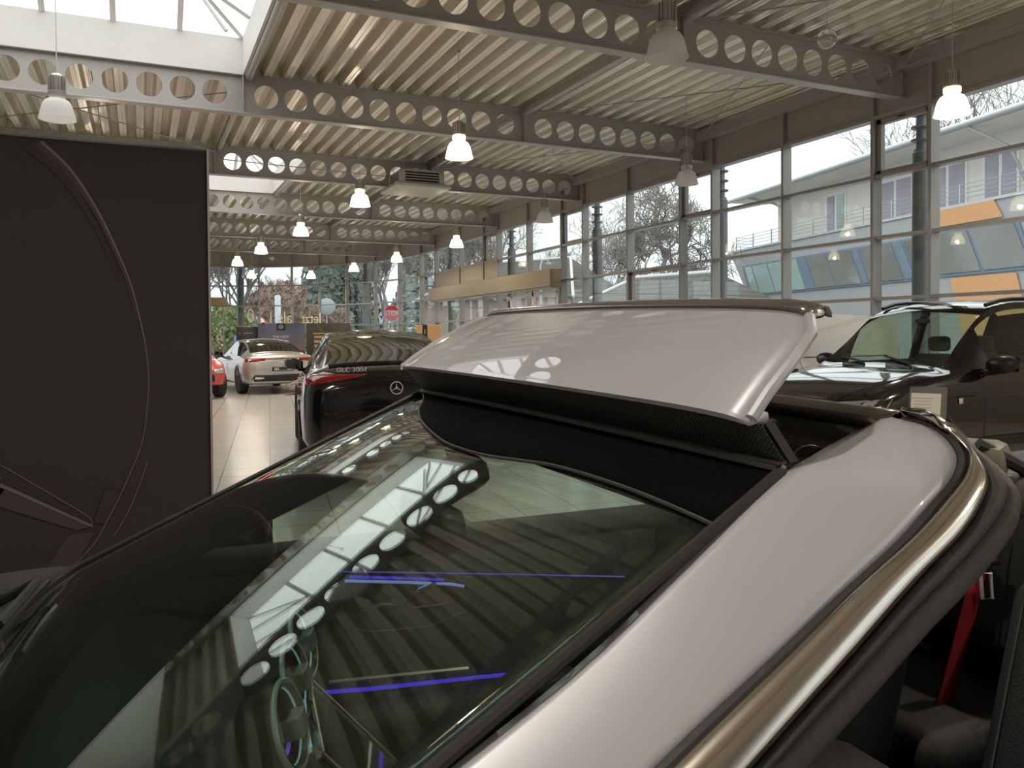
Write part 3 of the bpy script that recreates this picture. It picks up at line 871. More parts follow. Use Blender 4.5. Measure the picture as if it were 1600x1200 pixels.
# ---- white van between that car and the glass wall
root = thing('white_van', 'white panel van between the black high car and the glass wall', 'van', (8.15, 9.25, 0), radians(180))
S = [(-2.12, .80, .35, 1.0, 1.55, .66), (-2.08, .88, .28, 1.08, 1.70, .74), (-1.6, .90, .26, 1.1, 1.76, .76), (-.2, .90, .25, 1.1, 1.77, .76), (.3, .90, .25, 1.1, 1.74, .74), (.8, .90, .25, 1.08, 1.48, .70), (1.2, .89, .26, 1.04, 1.12, .72), (1.7, .86, .28, .95, 1.02, .7), (2.05, .74, .34, .8, .88, .55), (2.12, .55, .42, .62, .68, .4)]
c = Car(root, S, M_VANW, M_CARGL, ws=(.35, 1.2), sw=(-.05, .85), pillars=())
c.wheels((-1.3, 1.35), .895, .33)
for sd in (1, -1):
    sv = 'l' if sd > 0 else 'e'
    c.strip('door_seam', mat('panel gap', (.12, .11, .1), .6), [(-.12, .4 + .1 * k) for k in range(13)], sv, .006, 0)
    c.strip('slide_rail', mat('panel gap', (.12, .11, .1), .6), [(-.2 - .2 * k, 1.14) for k in range(9)], sv, .008, .0)
    c.patch('headlight', M_HEADL, [(sd * .80, .72), (sd * .5, .70), (sd * .5, .82), (sd * .80, .86)], 'f', nx=6, ny=3)
    c.mirror(.72, sd * 1.0, 1.12, M_BLACKPL, sd)
c.patch('grille', M_BLACKPL, [(-.4, .62), (.4, .62), (.44, .76), (-.44, .76)], 'f', nx=8, ny=3)

# ---- red car whose tail peeps out past the banner
root = thing('red_car', 'red car partly hidden by the right edge of the dark banner', 'car', (.75, 22.3, 0), radians(-80))
S = [(-2.1, .6, .42, .8, .9, .45), (-2.06, .82, .32, .94, 1.15, .6), (-1.8, .88, .27, 1.0, 1.35, .62), (-1.0, .9, .25, 1.0, 1.47, .6), (0, .9, .24, .98, 1.47, .6), (.7, .9, .24, .96, 1.22, .64), (1.1, .89, .25, .94, 1.02, .7), (1.6, .86, .27, .86, .94, .66), (2.0, .74, .34, .7, .76, .5), (2.1, .55, .4, .6, .64, .4)]
c = Car(root, S, M_RED, M_CARGL, ws=(.3, 1.1), rw=(-2.04, -1.6), sw=(-1.6, .8), pillars=(-.2,))
c.wheels((-1.3, 1.35), .895, .34, M_CHROME)
for sd in (1, -1):
    c.patch('headlight', M_HEADL, [(sd * .8, .62), (sd * .5, .62), (sd * .5, .72), (sd * .8, .76)], 'f', nx=6, ny=3)
    c.patch('tail_light', M_TAIL, [(sd * .84, .85), (sd * .6, .85), (sd * .6, .97), (sd * .82, .97)], 'r', nx=6, ny=3)
c.patch('grille', M_BLACKPL, [(-.5, .42), (.5, .42), (.5, .6), (-.5, .6)], 'f', nx=8, ny=3)
# ------------------------------------------------------------------ silver convertible in front
# local frame: x forward, y to the car's left (towards the camera), z up
CAR = thing('silver_convertible', 'silver open convertible in front with raised wind deflector panel on its windscreen frame', 'car', (0.559, 1.142, 0), radians(178.05))
M_WS = glass('green tinted windscreen', (0.80, 0.92, 0.86), 0.055, gain=1.3)
M_FRIT = mat('black glass border', (0.006, 0.006, 0.007), 0.35)
M_LEATHER = mat('black leather', (0.014, 0.014, 0.015), 0.5, bump=0.25, bscale=250)
M_SOFT = mat('soft black dashboard', (0.012, 0.013, 0.014), 0.6, bump=0.15, bscale=300)
M_BAND = mat('dark bronze trim', (0.22, 0.20, 0.18), 0.22, 0.9, var=0.03)
M_BRUSH = mat('satin aluminium trim', (0.70, 0.66, 0.60), 0.20, 1.0, var=0.03, stretch=(1, 60, 60), scale=3)
M_LEDB = emission('blue light strip', (0.10, 0.05, 1.0), 0.5)
M_LEDP = emission('pale blue light edge', (0.35, 0.40, 1.0), 0.45)
M_LEDT = emission('pale teal light', (0.45, 0.80, 0.85), 0.22)
M_BELT = mat('red seat belt', (0.42, 0.012, 0.02), 0.7, bump=0.3, bscale=400)
M_SIGN2 = mat('bright steel', (.75, .75, .75), .3, .3)
M_SEAL = mat('grey rubber door seal', (0.034, 0.031, 0.028), 0.6, bump=0.15, bscale=120)

def net_mat():
    m, nt, out = _nt('black woven net')
    N, L = nt.nodes, nt.links
    p = N.new('ShaderNodeBsdfPrincipled')
    tc = N.new('ShaderNodeTexCoord')
    mp = N.new('ShaderNodeMapping'); mp.inputs['Rotation'].default_value = (0, 0, 0)
    L.new(tc.outputs['UV'], mp.inputs[0])
    ws = []
    for ax in (0, 1):
        sx = N.new('ShaderNodeSeparateXYZ'); L.new(mp.outputs[0], sx.inputs[0])
        mu = N.new('ShaderNodeMath'); mu.operation = 'MULTIPLY'; mu.inputs[1].default_value = 2 * pi
        L.new(sx.outputs[ax], mu.inputs[0])
        s = N.new('ShaderNodeMath'); s.operation = 'SINE'; L.new(mu.outputs[0], s.inputs[0]); ws.append(s)
    pr = N.new('ShaderNodeMath'); pr.operation = 'MULTIPLY'; L.new(ws[0].outputs[0], pr.inputs[0]); L.new(ws[1].outputs[0], pr.inputs[1])
    ab = N.new('ShaderNodeMath'); ab.operation = 'GREATER_THAN'; ab.inputs[1].default_value = 0.35; L.new(pr.outputs[0], ab.inputs[0])
    mx = N.new('ShaderNodeMix'); mx.data_type = 'RGBA'
    mx.inputs[6].default_value = (0.006, 0.006, 0.006, 1); mx.inputs[7].default_value = (0.06, 0.058, 0.055, 1)
    L.new(ab.outputs[0], mx.inputs[0]); L.new(mx.outputs[2], p.inputs['Base Color'])
    p.inputs['Roughness'].default_value = 0.6
    b = N.new('ShaderNodeBump'); b.inputs['Strength'].default_value = 0.6; b.inputs['Distance'].default_value = 0.001
    L.new(pr.outputs[0], b.inputs['Height']); L.new(b.outputs[0], p.inputs['Normal'])
    L.new(p.outputs[0], out.inputs[0])
    return m

# ---- windscreen surface
BOWT, BOWB, BULGE, CROWN = 0.041, 0.103, 0.011, 0.030
def WS(s, t):
    u = 1 - s * s
    k = 1 - .9 * math.exp(-(t / .085) ** 2)
    x = 0.005 + 0.705 * t + BOWT * u * (1 - t) * k + BOWB * u * t
    y = s * lerp(0.578, 0.685, t)
    z = lerp(1.352, 1.009, t) + BULGE * 4 * t * (1 - t) * (1 - s ** 4) + CROWN * u * (1 - t) * k - .003 * u * t
    return Vector((x, y, z))
def WN(s, t):
    e = 1e-3
    n = (WS(s + e, t) - WS(s - e, t)).cross(WS(s, t + e) - WS(s, t - e)); n.normalize()
    return n if n.z > 0 else -n
def WO(s, t, d): return WS(s, t) + WN(s, t) * d
NS, NT = 48, 28
MB().grid([[WS(-1 + 2 * i / NS, j / NT) for i in range(NS + 1)] for j in range(NT + 1)]).build('windscreen', M_WS, CAR, smooth=True, solid=0.004)
# black printed border under the glass, rounded inner corners
fb = MB()
outer, inner = [], []
NB = 40
def edge_loop(ms, mt0, mt1, rad):
    """points around the screen at margin ms (sides), mt0 (top), mt1 (bottom)"""
    s0, s1, t0, t1 = -1 + ms, 1 - ms, mt0, 1 - mt1
    P = []
    for (cs, ct, a0) in ((s1 - rad, t0 + rad * .8, -90), (s1 - rad, t1 - rad * .8, 0), (s0 + rad, t1 - rad * .8, 90), (s0 + rad, t0 + rad * .8, 180)):
        for k in range(NB // 4 + 1):
            a = radians(a0 + 90 * k / (NB // 4))
            P.append((cs + rad * cos(a), ct + rad * .8 * sin(a)))
    return P
def dens(P, m=8):
    out = []
    for a, b in zip(P, P[1:] + P[:1]):
        n = max(1, int(max(abs(a[0] - b[0]) / .08, abs(a[1] - b[1]) / .08)))
        for k in range(n): out.append((lerp(a[0], b[0], k / n), lerp(a[1], b[1], k / n)))
    return out
LI = edge_loop(.055, .055, .10, .12); LO = edge_loop(.0, .0, .0, .005)
LI2, LO2 = [], []
for i in range(len(LI)):
    a, b, c, d = LI[i], LI[(i + 1) % len(LI)], LO[i], LO[(i + 1) % len(LO)]
    n = max(1, int(max(abs(a[0] - b[0]) / .06, abs(a[1] - b[1]) / .06)))
    for k in range(n):
        LI2.append((lerp(a[0], b[0], k / n), lerp(a[1], b[1], k / n))); LO2.append((lerp(c[0], d[0], k / n), lerp(c[1], d[1], k / n)))
LI2.append(LI2[0]); LO2.append(LO2[0])
fb.grid([[WO(lerp(o[0], i[0], f), lerp(o[1], i[1], f), -.0065) for o, i in zip(LO2, LI2)] for f in (0, .5, 1)])
fb.build('screen_border', M_FRIT, CAR, smooth=True, solid=.001)
# rubber strip round the glass edge
loop = [WO(s * 1.004, t, .003) for s, t in dens(edge_loop(0, 0, 0, .01))]
MB().tube(loop, .006, 8, closed=True).build('screen_seal', M_RUBBER, CAR, smooth=True)

# black sheet on the glass: painted dark reflection of the deflector, with its grey edge
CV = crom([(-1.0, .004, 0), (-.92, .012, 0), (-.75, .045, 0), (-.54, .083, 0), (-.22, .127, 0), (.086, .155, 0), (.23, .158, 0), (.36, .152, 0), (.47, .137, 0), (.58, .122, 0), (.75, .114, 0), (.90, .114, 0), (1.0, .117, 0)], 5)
MB().grid([[WO(c_.x, lerp(-.004, c_.y, f), .0045 - .002 * f) for c_ in CV] for f in (0, .25, .5, .75, 1)]).build('painted_reflection', mat('matt black painted reflection', (.003, .0034, .0045), .8, spec=.05, bump=.15, bscale=160), CAR, smooth=True, solid=.003)
MB().tube([WO(c_.x, c_.y + .001, .002) for c_ in CV], .0022, 6).build('painted_reflection_edge', mat('grey painted reflection edge', (.045, .045, .045), .5), CAR, smooth=True)

# ---- windscreen pillars: silver skin, bright trim, rubber door seal
SLV = [(-.16, .56, 1.391), (-.153, .60, 1.389), (-.142, .63, 1.381), (-.131, .65, 1.368), (-.112, .66, 1.352), (-.076, .668, 1.333), (-.027, .675, 1.306), (.045, .682, 1.272), (.119, .69, 1.236), (.223, .703, 1.188), (.40, .732, 1.105), (.60, .766, 1.018), (.74, .79, .968)]
INN = [(-.15, .545, 1.390), (-.12, .553, 1.384), (-.09, .56, 1.378), (-.06, .567, 1.371), (-.03, .574, 1.363), (0, .583, 1.3565), (.035, .588, 1.341), (.08, .595, 1.317), (.15, .606, 1.278), (.25, .622, 1.224), (.42, .648, 1.150), (.60, .675, 1.064), (.72, .693, 1.010)]
CHR = [(-.17, .562, 1.398), (-.158, .603, 1.394), (-.147, .638, 1.382), (-.138, .666, 1.367), (-.125, .684, 1.352), (-.103, .693, 1.334), (-.074, .698, 1.314), (-.02, .703, 1.286), (.05, .711, 1.246), (.161, .728, 1.190), (.36, .762, 1.092), (.58, .80, .992), (.74, .825, .93)]
SEA = [(-.20, .55, 1.385), (-.19, .60, 1.375), (-.18, .65, 1.355), (-.168, .69, 1.335), (-.15, .698, 1.318), (-.12, .701, 1.30), (-.066, .704, 1.27), (-.005, .709, 1.24), (.045, .714, 1.215), (.13, .725, 1.176), (.33, .76, 1.078), (.56, .80, .975), (.72, .83, .91)]
SEA = [tuple(lerp(a, b, .5) for a, b in zip(p, q)) for p, q in zip(CHR, SEA)]
def ribbon(A, B, sd, crown, n=8, k=4):
    A, B = crom(A, k), crom(B, k)
    rows = []
    for i, (a, b) in enumerate(zip(A, B)):
        row = []
        ta = (A[min(i + 1, len(A) - 1)] - A[max(i - 1, 0)]).normalized()
        nn = (b - a).cross(ta)
        if nn.length > 1e-6: nn.normalize()
        if nn.z < 0: nn = -nn
        for j in range(n + 1):
            f = j / n
            p = a.lerp(b, f) + nn * crown * sin(pi * f) ** .8
            row.append((p.x, p.y * sd, p.z))
        rows.append(row)
    return rows
for sd in (1, -1):
    MB().grid(ribbon(INN, SLV, sd, .0035)).build('windscreen_pillar', M_SILVER, CAR, smooth=True, solid=.004)
    gap = [Vector(p) + Vector((-.003, .002, -.004)) for p in SLV]
    MB().tube([(p.x, p.y * sd, p.z) for p in crom(gap, 4)], .0065, 8).build('trim_gap_seal', M_RUBBER, CAR, smooth=True)
    OUT = [Vector(p) + (Vector(q) - Vector(p)).normalized() * .008 for p, q in zip(SLV, CHR)]
    MB().grid(ribbon(OUT, CHR, sd, .009)).build('bright_trim', M_BRUSH, CAR, smooth=True, solid=.004)
    C2 = [Vector(p) + Vector((0, -.004, -.006)) for p in CHR]
    MB().grid(ribbon(C2, SEA, sd, .006)).build('pillar_flank', M_SEAL, CAR, smooth=True, solid=.004)
    low = [Vector(p) + Vector((-.006, -.008, -.013)) for p in SEA]
    MB().tube([(p.x, p.y * sd, p.z) for p in crom(low, 4)], .0135, 12).build('door_seal', M_SEAL, CAR, smooth=True)
    core = [(Vector(a) + Vector(b)) / 2 + Vector((-.01, -.035, -.03)) for a, b in zip(INN[4:], SEA[4:])]
    MB().tube([(p.x, p.y * sd, p.z) for p in crom(core, 2)], .028, 10).build('pillar_lining', M_SOFT, CAR, smooth=True)
    # soft latch cover at the header end
    MB().rbox((-.205, .60 * sd, 1.355), (.06, .075, .035), .012, Matrix.Rotation(.5 * sd, 3, 'Z')).build('latch_cover', mat('tan grey cover', (.22, .19, .155), .5), CAR, smooth=True)
    MB().tube([(-.19, .625 * sd, 1.372), (-.225, .645 * sd, 1.350), (-.235, .662 * sd, 1.326)], .007, 8).build('latch_strap', M_RUBBER, CAR, smooth=True)
    MB().rbox((-.235, .65 * sd, 1.322), (.06, .06, .04), .018).build('latch_cap', mat('grey cap', (.11, .10, .09), .45), CAR, smooth=True)

# ---- header: front lip, sunken bed, rear bright strip, lining
def hd(s, f):
    """header surface: s across, f 0 front .. 1 rear"""
    u = 1 - s * s
    return Vector((lerp(.004 + .006 * u, -.165 + .035 * u, f), s * lerp(.578, .555, f), lerp(1.3555, 1.392, f) + lerp(.004, .012, f) * u))
rows = []
for f, dz in ((-.03, -.008), (0, .003), (.05, .003), (.10, -.016), (.30, -.020), (.34, -.030), (.60, -.030), (.64, -.022), (.85, -.022), (.9, -.004)):
    rows.append([hd(-1 + i / 15, f) + Vector((0, 0, dz)) for i in range(31)])
MB().grid(rows).build('header_bed', mat('black header bed', (0.016, 0.014, 0.012), 0.42, bump=.3, bscale=90), CAR, smooth=True, solid=.006, )
MB().grid([[hd(-1 + i / 15, f) + Vector((0, 0, dz)) for i in range(31)] for f, dz in ((.88, -.006), (.9, .004), (.97, .008), (1.04, .006), (1.08, -.008))]).build('header_strip', M_BAND, CAR, smooth=True, solid=.004)
MB().grid([[hd(-1 + i / 15, f) + Vector((0, 0, dz)) for i in range(31)] for f, dz in ((-.30, -.030), (-.22, -.050), (0, -.072), (.5, -.112), (.9, -.115), (1.06, -.09), (1.1, -.02))]).build('header_lining', M_SOFT, CAR, smooth=True, solid=.006)
MB().grid([[hd(-1 + i / 15, f) + Vector((0, 0, dz)) for i in range(31)] for f, dz in ((-.06, .001), (-.03, .006), (.015, .006), (.03, .0))]).build('header_front_lip', mat('grey rubber lip', (.07, .07, .075), .5), CAR, smooth=True, solid=.003)
for y in (-.36, .18, .40):
    MB().rbox((-.085, y, 1.375), (.05, .09, .018), .006).build('bed_bracket', M_BLACKPL, CAR, smooth=True)
for y in (-.33, .33):
    MB().tube([(-.11, y, 1.375), (-.06, y, 1.42), (-.035, y, 1.448)], .010, 8).build('lift_arm', M_BLACKPL, CAR, smooth=True)
MB().tube([(-.08 + .022 * cos(a), .52, 1.352 + .012 * sin(a)) for a in [pi * k / 8 for k in range(9)]], .0014, 6).build('bed_wire', M_BAND, CAR)

# ---- raised wind deflector panel (body colour) and its net
P1, P2 = Vector((.036, .566, 1.410)), Vector((.060, -.566, 1.420))
R1, R2 = Vector((-.075, .556, 1.502)), Vector((-.118, -.556, 1.523))
def pan(u, v):
    """u 0 near .. 1 far, v 0 front .. 1 rear"""
    a, b = P1.lerp(P2, u), R1.lerp(R2, u)
    p = a.lerp(b, v)
    w = 1 - (2 * u - 1) ** 2
    n = Vector((.64, 0, .77))
    p += Vector((.006 * w * (1 - v), 0, 0)) + n * (.006 * sin(pi * v) * .8) + Vector((0, 0, lerp(.004, .008, v) * w))
    ed = max(0, v - .60) / .40
    c = Vector((0, 0, 0))
    e = (1 - 2 * u)
    p.y -= e * abs(e) ** 7 * .035 * ed ** 2
    p -= n * .008 * abs(e) ** 14
    return p
PN = 40
rows = []
for v in (0, .02, .06, .12, .2, .3, .4, .5, .6, .7, .78, .85, .91, .96, 1.0):
    rows.append([pan(i / PN, v) for i in range(PN + 1)])
front = [[p + Vector(d) for p in rows[0]] for d in ((-.010, 0, -.010), (.002, 0, -.009), (.004, 0, -.004))]
front[0] = [p + Vector((-.02, 0, -.004)) for p in rows[0]]
MB().grid(front[:2] + front[2:] + rows).build('deflector_panel', M_SILVER, CAR, smooth=True, solid=.007)
lip = []
for dx, dz in ((-.001, .001), (-.004, .006), (-.010, .0105), (-.018, .0125), (-.026, .011), (-.030, .005), (-.030, .0)):
    lip.append([p + Vector((dx, 0, dz)) for p in rows[-1]])
MB().grid(lip).build('deflector_rear_lip', mat('smooth grey lip', (.20, .18, .165), .25, .6, coat=.5), CAR, smooth=True, solid=.004)
for u, sdn in ((0, 1), (1, -1)):
    MB().tube([pan(u, .0) + Vector((0, 0, -.002))] + [pan(u, v) for v in (.2, .5, .8, 1.0)], .006, 8).build('panel_edge', M_SILVER, CAR, smooth=True)
MB().ball(pan(0, 1.0) + Vector((-.013, -.003, .005)), .0062, 10, 8, (1.9, .7, 1.0)).build('lip_end_cap', M_BRUSH, CAR, smooth=True)
# net sheet with its own weave coordinates
def net_sheet(name, rows, du, dv):
    mb = MB().grid(rows)
    o = mb.build(name, NETM, CAR, smooth=True)
    me = o.data
    uv = me.uv_layers.new(name='weave')
    for lp in me.loops:
        co = me.vertices[lp.vertex_index].co
        uv.data[lp.index].uv = (co.y * du, (co.z + co.x * .3) * dv)
    md = o.modifiers.new('thick', 'SOLIDIFY'); md.thickness = .002
    return o
NETM = net_mat()
rows2 = []
for j in range(9):
    f = j / 8
    row = []
    for i in range(PN + 1):
        u = i / PN
        top = pan(u, .02) + Vector((-.010, 0, -.010))
        bot = hd(1 - 2 * u, .02) + Vector((0, 0, .004))
        p = top.lerp(bot, f)
        p.x += .010 * sin(pi * f) * min(1, 8 * u, 8 * (1 - u))
        row.append(p)
    rows2.append(row)
net_sheet('deflector_net', rows2, 180, 190)
for u in (0, 1):
    sd = 1 - 2 * u
    e = [rows2[j][0 if u == 0 else PN] + Vector((-.003, .002 * sd, 0)) for j in range(9)]
    e2 = [p + Vector((-.011, -.001 * sd, .001)) for p in e]
    MB().grid([e, e2]).build('net_edge_band', NETM, CAR, solid=.003)

# ---- body: doors, wings, bonnet, tail; cabin left open
S = [(-2.42, .6, .42, .62, .70, .4), (-2.38, .80, .33, .80, .88, .6), (-2.25, .89, .28, .92, .99, .7), (-1.95, .925, .24, .985, 1.03, .74), (-1.6, .93, .22, .985, 1.03, .75), (-.9, .93, .20, .98, 1.0, .78), (0, .93, .20, .965, .985, .79),
     (.60, .93, .20, .965, .99, .78), (.80, .93, .20, .975, 1.005, .78), (1.0, .93, .21, .955, 1.0, .78), (1.5, .92, .22, .87, .94, .76), (2.0, .88, .25, .79, .86, .70), (2.32, .78, .30, .66, .74, .56), (2.43, .60, .40, .58, .62, .4)]
c = Car(CAR, S, M_SILVER, M_CARGL, n=4, opened=(-1.62, .93))
c.wheels((-1.22, 1.64), .93, .34, mat('silver alloy', (.5, .5, .5), .25, .9))
c.body.name = 'body_shell'
# cowl between bonnet and glass with wipers
cw = []
for f in (0, .35, .7, 1):
    cw.append([Vector((lerp(WS(s, 1).x + .006, .96 + .0 * s, f), s * lerp(.70, .78, f), lerp(.978, .972 + .012 * (1 - s * s), f) - .03 * sin(pi * f))) for s in [-1 + i / 12 for i in range(25)]])
MB().grid(cw).build('cowl_panel', M_BLACKPL, CAR, smooth=True, solid=.004)
for y0, ln in ((.30, .62), (-.42, .58)):
    b = [WO(lerp(y0, y0 + ln * 1.2, k / 8) / .69 - .2, .985 - .05 * sin(pi * k / 8), .014) for k in range(9)]
    MB().tube(b, .006, 6).build('wiper_blade', M_RUBBER, CAR, smooth=True)
    MB().tube([(.90, y0 - .05, .975), b[1] + Vector((0, 0, .018)), b[4] + Vector((0, 0, .016))], .008, 6).build('wiper_arm', M_BLACKPL, CAR, smooth=True)
for sd in (1, -1):
    c.patch('headlight', M_HEADL, [(sd * .84, .60), (sd * .46, .58), (sd * .46, .70), (sd * .84, .72)], 'f', nx=8, ny=3)
    c.patch('tail_light', M_TAIL, [(sd * .85, .76), (sd * .4, .78), (sd * .4, .86), (sd * .85, .88)], 'r', nx=8, ny=3)
    c.strip('door_seam', M_BLACKPL, [(.58, .3 + .07 * k) for k in range(10)], 'l' if sd > 0 else 'e', .003, 0)
    c.strip('door_seam', M_BLACKPL, [(-.78, .3 + .07 * k) for k in range(10)], 'l' if sd > 0 else 'e', .003, 0)
    c.mirror(.38, sd * .99, .955, M_GLOSSBLK, sd)
c.patch('grille', M_BLACKPL, [(-.46, .42), (.46, .42), (.42, .58), (-.42, .58)], 'f', nx=8, ny=3)
# inner tub
tub = MB()
tub.box2((-1.62, -.80, .26), (.92, .80, .32))
for sd in (1, -1):
    tub.box2((-1.62, sd * .80, .30), (.92, sd * .76, .955))
tub.box2((.88, -.78, .30), (.93, .78, .93)); tub.box2((-1.66, -.80, .3), (-1.6, .80, .98))
tub.build('cabin_tub', M_SOFT, CAR)
# door cards with sill cap, armrest and lit strips
for sd in (1, -1):
    MB().rbox((-.05, sd * .735, .68), (1.30, .05, .56), .02).build('door_card', M_LEATHER, CAR, smooth=True)
    MB().rbox((-.05, sd * .775, .965), (1.45, .13, .05), .02).build('door_sill_cap', M_SOFT, CAR, smooth=True)
    ar = MB().rbox((-.08, sd * .685, .585), (.72, .09, .06), .022)
    ar.build('armrest', M_LEATHER, CAR, smooth=True)
    yy = sd * .70
    if sd < 0: MB().tube([(.22, yy, .662), (.10, yy, .650), (-.12, yy, .634), (-.345, yy, .617)], .005, 6).build('light_strip', M_LEDB, CAR, smooth=True)
    MB().tube([(.20, yy, .685), (.05, yy, .674), (-.14, yy, .660)], .009, 8, flat=(1, .8)).build('door_pull_trim', M_BRUSH, CAR, smooth=True)
    MB().tube([(.16, yy, .913), (.0, yy, .889), (-.10, yy, .872), (-.132, yy, .863)], .0035, 6).build('upper_light_edge', M_LEDP, CAR, smooth=True)
    MB().tube([(.15, yy - sd * .004, .922), (.0, yy - sd * .004, .900), (-.08, yy - sd * .004, .886)], .003, 6).build('upper_light_strip', M_LEDB, CAR, smooth=True)
    MB().tube([(.17, yy, .936), (-.2, yy, .885), (-.64, yy, .822)], .002, 5).build('thin_light_line', mat('dim violet line', (.05, .03, .12), .4, emit=(.2, .12, .9), estr=.35), CAR, smooth=True)
    hd_ = MB().tube([(.13, yy, .840), (.07, yy, .846), (.02, yy, .838), (-.02, yy, .868), (-.06, yy, .878)], .008, 8)
    hd_.build('door_handle', M_CHROME, CAR, smooth=True)
    MB().tube([(-.0, yy, .828), (-.06, yy, .826), (-.10, yy, .829)], .003, 8).build('seat_switch', M_CHROME, CAR, smooth=True)
    MB().tube([(.14, yy, .80), (.10, yy, .785), (-.05, yy, .778), (-.13, yy, .80)], .002, 5).build('speaker_seam', mat('faint seam', (.16, .16, .15), .5), CAR, smooth=True)
# dashboard
rows = []
for x, z in ((.80, .945), (.66, .925), (.52, .895), (.45, .87), (.425, .84), (.42, .80), (.43, .74), (.44, .66), (.5, .5)):
    rows.append([Vector((x - .02 * (1 - (k / 10 - 1) ** 2), (k / 10 - 1) * .745, z)) for k in range(21)])
MB().grid(rows).build('dashboard', M_SOFT, CAR, smooth=True, solid=.01)
# three round vents with light rings
M_VANE = mat('grey vent vane', (.22, .22, .22), .3, .3)
for (x, y, z) in ((.385, .045, .952), (.357, -.10, .953), (.325, -.25, .953)):
    n = Vector((-.90, .36, .28)).normalized()
    a = n.cross(Vector((0, 0, 1))).normalized(); b = a.cross(n)
    M = axes((x, y, z), a, b)
    if (M.to_3x3() @ Vector((0, 0, 1))).dot(n) < 0: M = axes((x, y, z), -a, b)
    vt = MB().lathe([(.050, -.05), (.059, -.01), (.060, .004), (.054, .010), (.050, .0), (.048, -.03), (.0001, -.035)], 32, M).build('air_vent', M_BLACKPL, CAR, smooth=True)
    MB().tube([M @ Vector((.0585 * cos(2 * pi * k / 36), .0585 * sin(2 * pi * k / 36), .006)) for k in range(36)], .0042, 8, closed=True).build('vent_ring', mat('satin ring', (.42, .47, .48), .3, .3), vt, smooth=True)
    MB().tube([M @ Vector((.051 * cos(2 * pi * k / 36), .051 * sin(2 * pi * k / 36), .0)) for k in range(36)], .002, 6, closed=True).build('ring_light', M_LEDT, vt, smooth=True)
    v = MB().box((0, 0, 0), (.040, .030, .05)).box((0, 0, -.02), (.11, .007, .02))
    v.v = [tuple(M @ Vector(p)) for p in v.v]
    v.build('vent_vane', M_VANE, vt, bevel=.003)
    MB().tube([M @ Vector((.038 * cos(a_), .038 * sin(a_), -.012)) for a_ in [-2.4 + .2 * k for k in range(9)]], .003, 5).build('inner_light', mat('dim violet line', (.05, .03, .12), .4), vt, smooth=True)
MB().tube([(.352, .03, .905), (.350, -.01, .906), (.347, -.05, .907)], .0045, 6).tube([(.343, -.08, .907), (.338, -.12, .908)], .004, 6).build('dash_light', M_LEDT, CAR, smooth=True)
# tall screen leaning back over the console
T0, T1 = Vector((.318, -.212, .905)), Vector((.338, .050, .905))
dn = Vector((-.158, 0, -.185))
nrm = (T1 - T0).cross(dn).normalized()
if nrm.z < 0: nrm = -nrm
q = [T0, T1, T1 + dn * 1.1, T0 + dn * 1.1]
MB().slab([p + nrm * .0 for p in q], -nrm * .014).build('centre_screen', mat('black screen glass', (.004, .004, .005), .06, coat=1), CAR, bevel=.003)
MB().tube([p + nrm * .001 for p in crom([q[3], q[0], q[0] + (T1 - T0) * .02, q[1] - (T1 - T0) * .02, q[1], q[2]], 3)], .0035, 6).build('screen_rim', mat('gilt rim', (.72, .62, .42), .2, 1.0), CAR, smooth=True)
MB().slab([T0 + dn * .25 + (T1 - T0) * .06 + nrm * .001, T0 + dn * .25 + (T1 - T0) * .065 + nrm * .001, T0 + dn * .6 + (T1 - T0) * .065 + nrm * .001, T0 + dn * .6 + (T1 - T0) * .06 + nrm * .001], nrm * .0006).build('screen_mark', mat('screen print', (.3, .3, .32), .4), CAR)
# console
MB().rbox((-.25, 0, .56), (1.0, .24, .2), .05).build('centre_console', M_LEATHER, CAR, smooth=True)
# instrument hood, steering wheel
MB().rbox((.50, .40, .93), (.12, .30, .03), .012).build('instrument_hood', M_SOFT, CAR, smooth=True)
sw = axes((.06, .37, .87), (0, 1, 0), (.38, 0, 1))
wl = MB().tube([sw @ Vector((.185 * cos(2 * pi * k / 40), .18 * sin(2 * pi * k / 40), 0)) for k in range(40)], .017, 10, closed=True).build('steering_wheel', M_LEATHER, CAR, smooth=True)
hb = MB().lathe([(.075, -.03), (.07, .02), (.04, .035), (.0001, .036)], 24, sw)
hb.tube([sw @ Vector((-.18, 0, 0)), sw @ Vector((.18, 0, 0))], .016, 8); hb.tube([sw @ Vector((0, 0, 0)), sw @ Vector((0, -.18, 0))], .018, 8)
hb.build('wheel_hub', M_BLACKPL, wl, smooth=True)
# inside mirror
MB().rbox((.165, 0, 1.205), (.05, .22, .065), .022).build('inside_mirror', M_BLACKPL, CAR, smooth=True)
MB().rbox((.13, 0, 1.262), (.10, .10, .05), .02, Matrix.Rotation(.45, 3, 'Y')).build('sensor_housing', M_BLACKPL, CAR, smooth=True)
# seats
def seat(y, x, rear=False, lm=None, low=0):
    lm = lm or M_LEATHER
    R = Matrix.Rotation(-.28, 3, 'Y')
    o = MB().rbox((x, y, .50), (.50, .50, .16), .06, seg=4)
    o.build('seat_cushion', lm, CAR, smooth=True)
    bk = MB().rbox((x - .30, y, .82 - low), (.15, .48 if not rear else .42, .66 if not rear else .5), .07, R, 4)
    bb = bk.build('seat_backrest', lm if lm is not M_LEATHER else mat('charcoal seat leather', (.022, .024, .026), .55, bump=.3, bscale=220), CAR, smooth=True)
    for sgn in (1, -1):
        MB().tube([R @ Vector((.076, sgn * .19, z)) + Vector((x - .30, y, .82 - low)) for z in (-.25, -.1, .05, .18, .26)], .0022, 5).build('stitching', mat('seat stitching', (.07, .075, .08), .7), bb, smooth=True)
    if not rear:
        MB().rbox((x - .42 - low * .3, y, 1.20 - low), (.10, .27, .18), .045, R, 4).build('headrest', M_LEATHER, CAR, smooth=True)
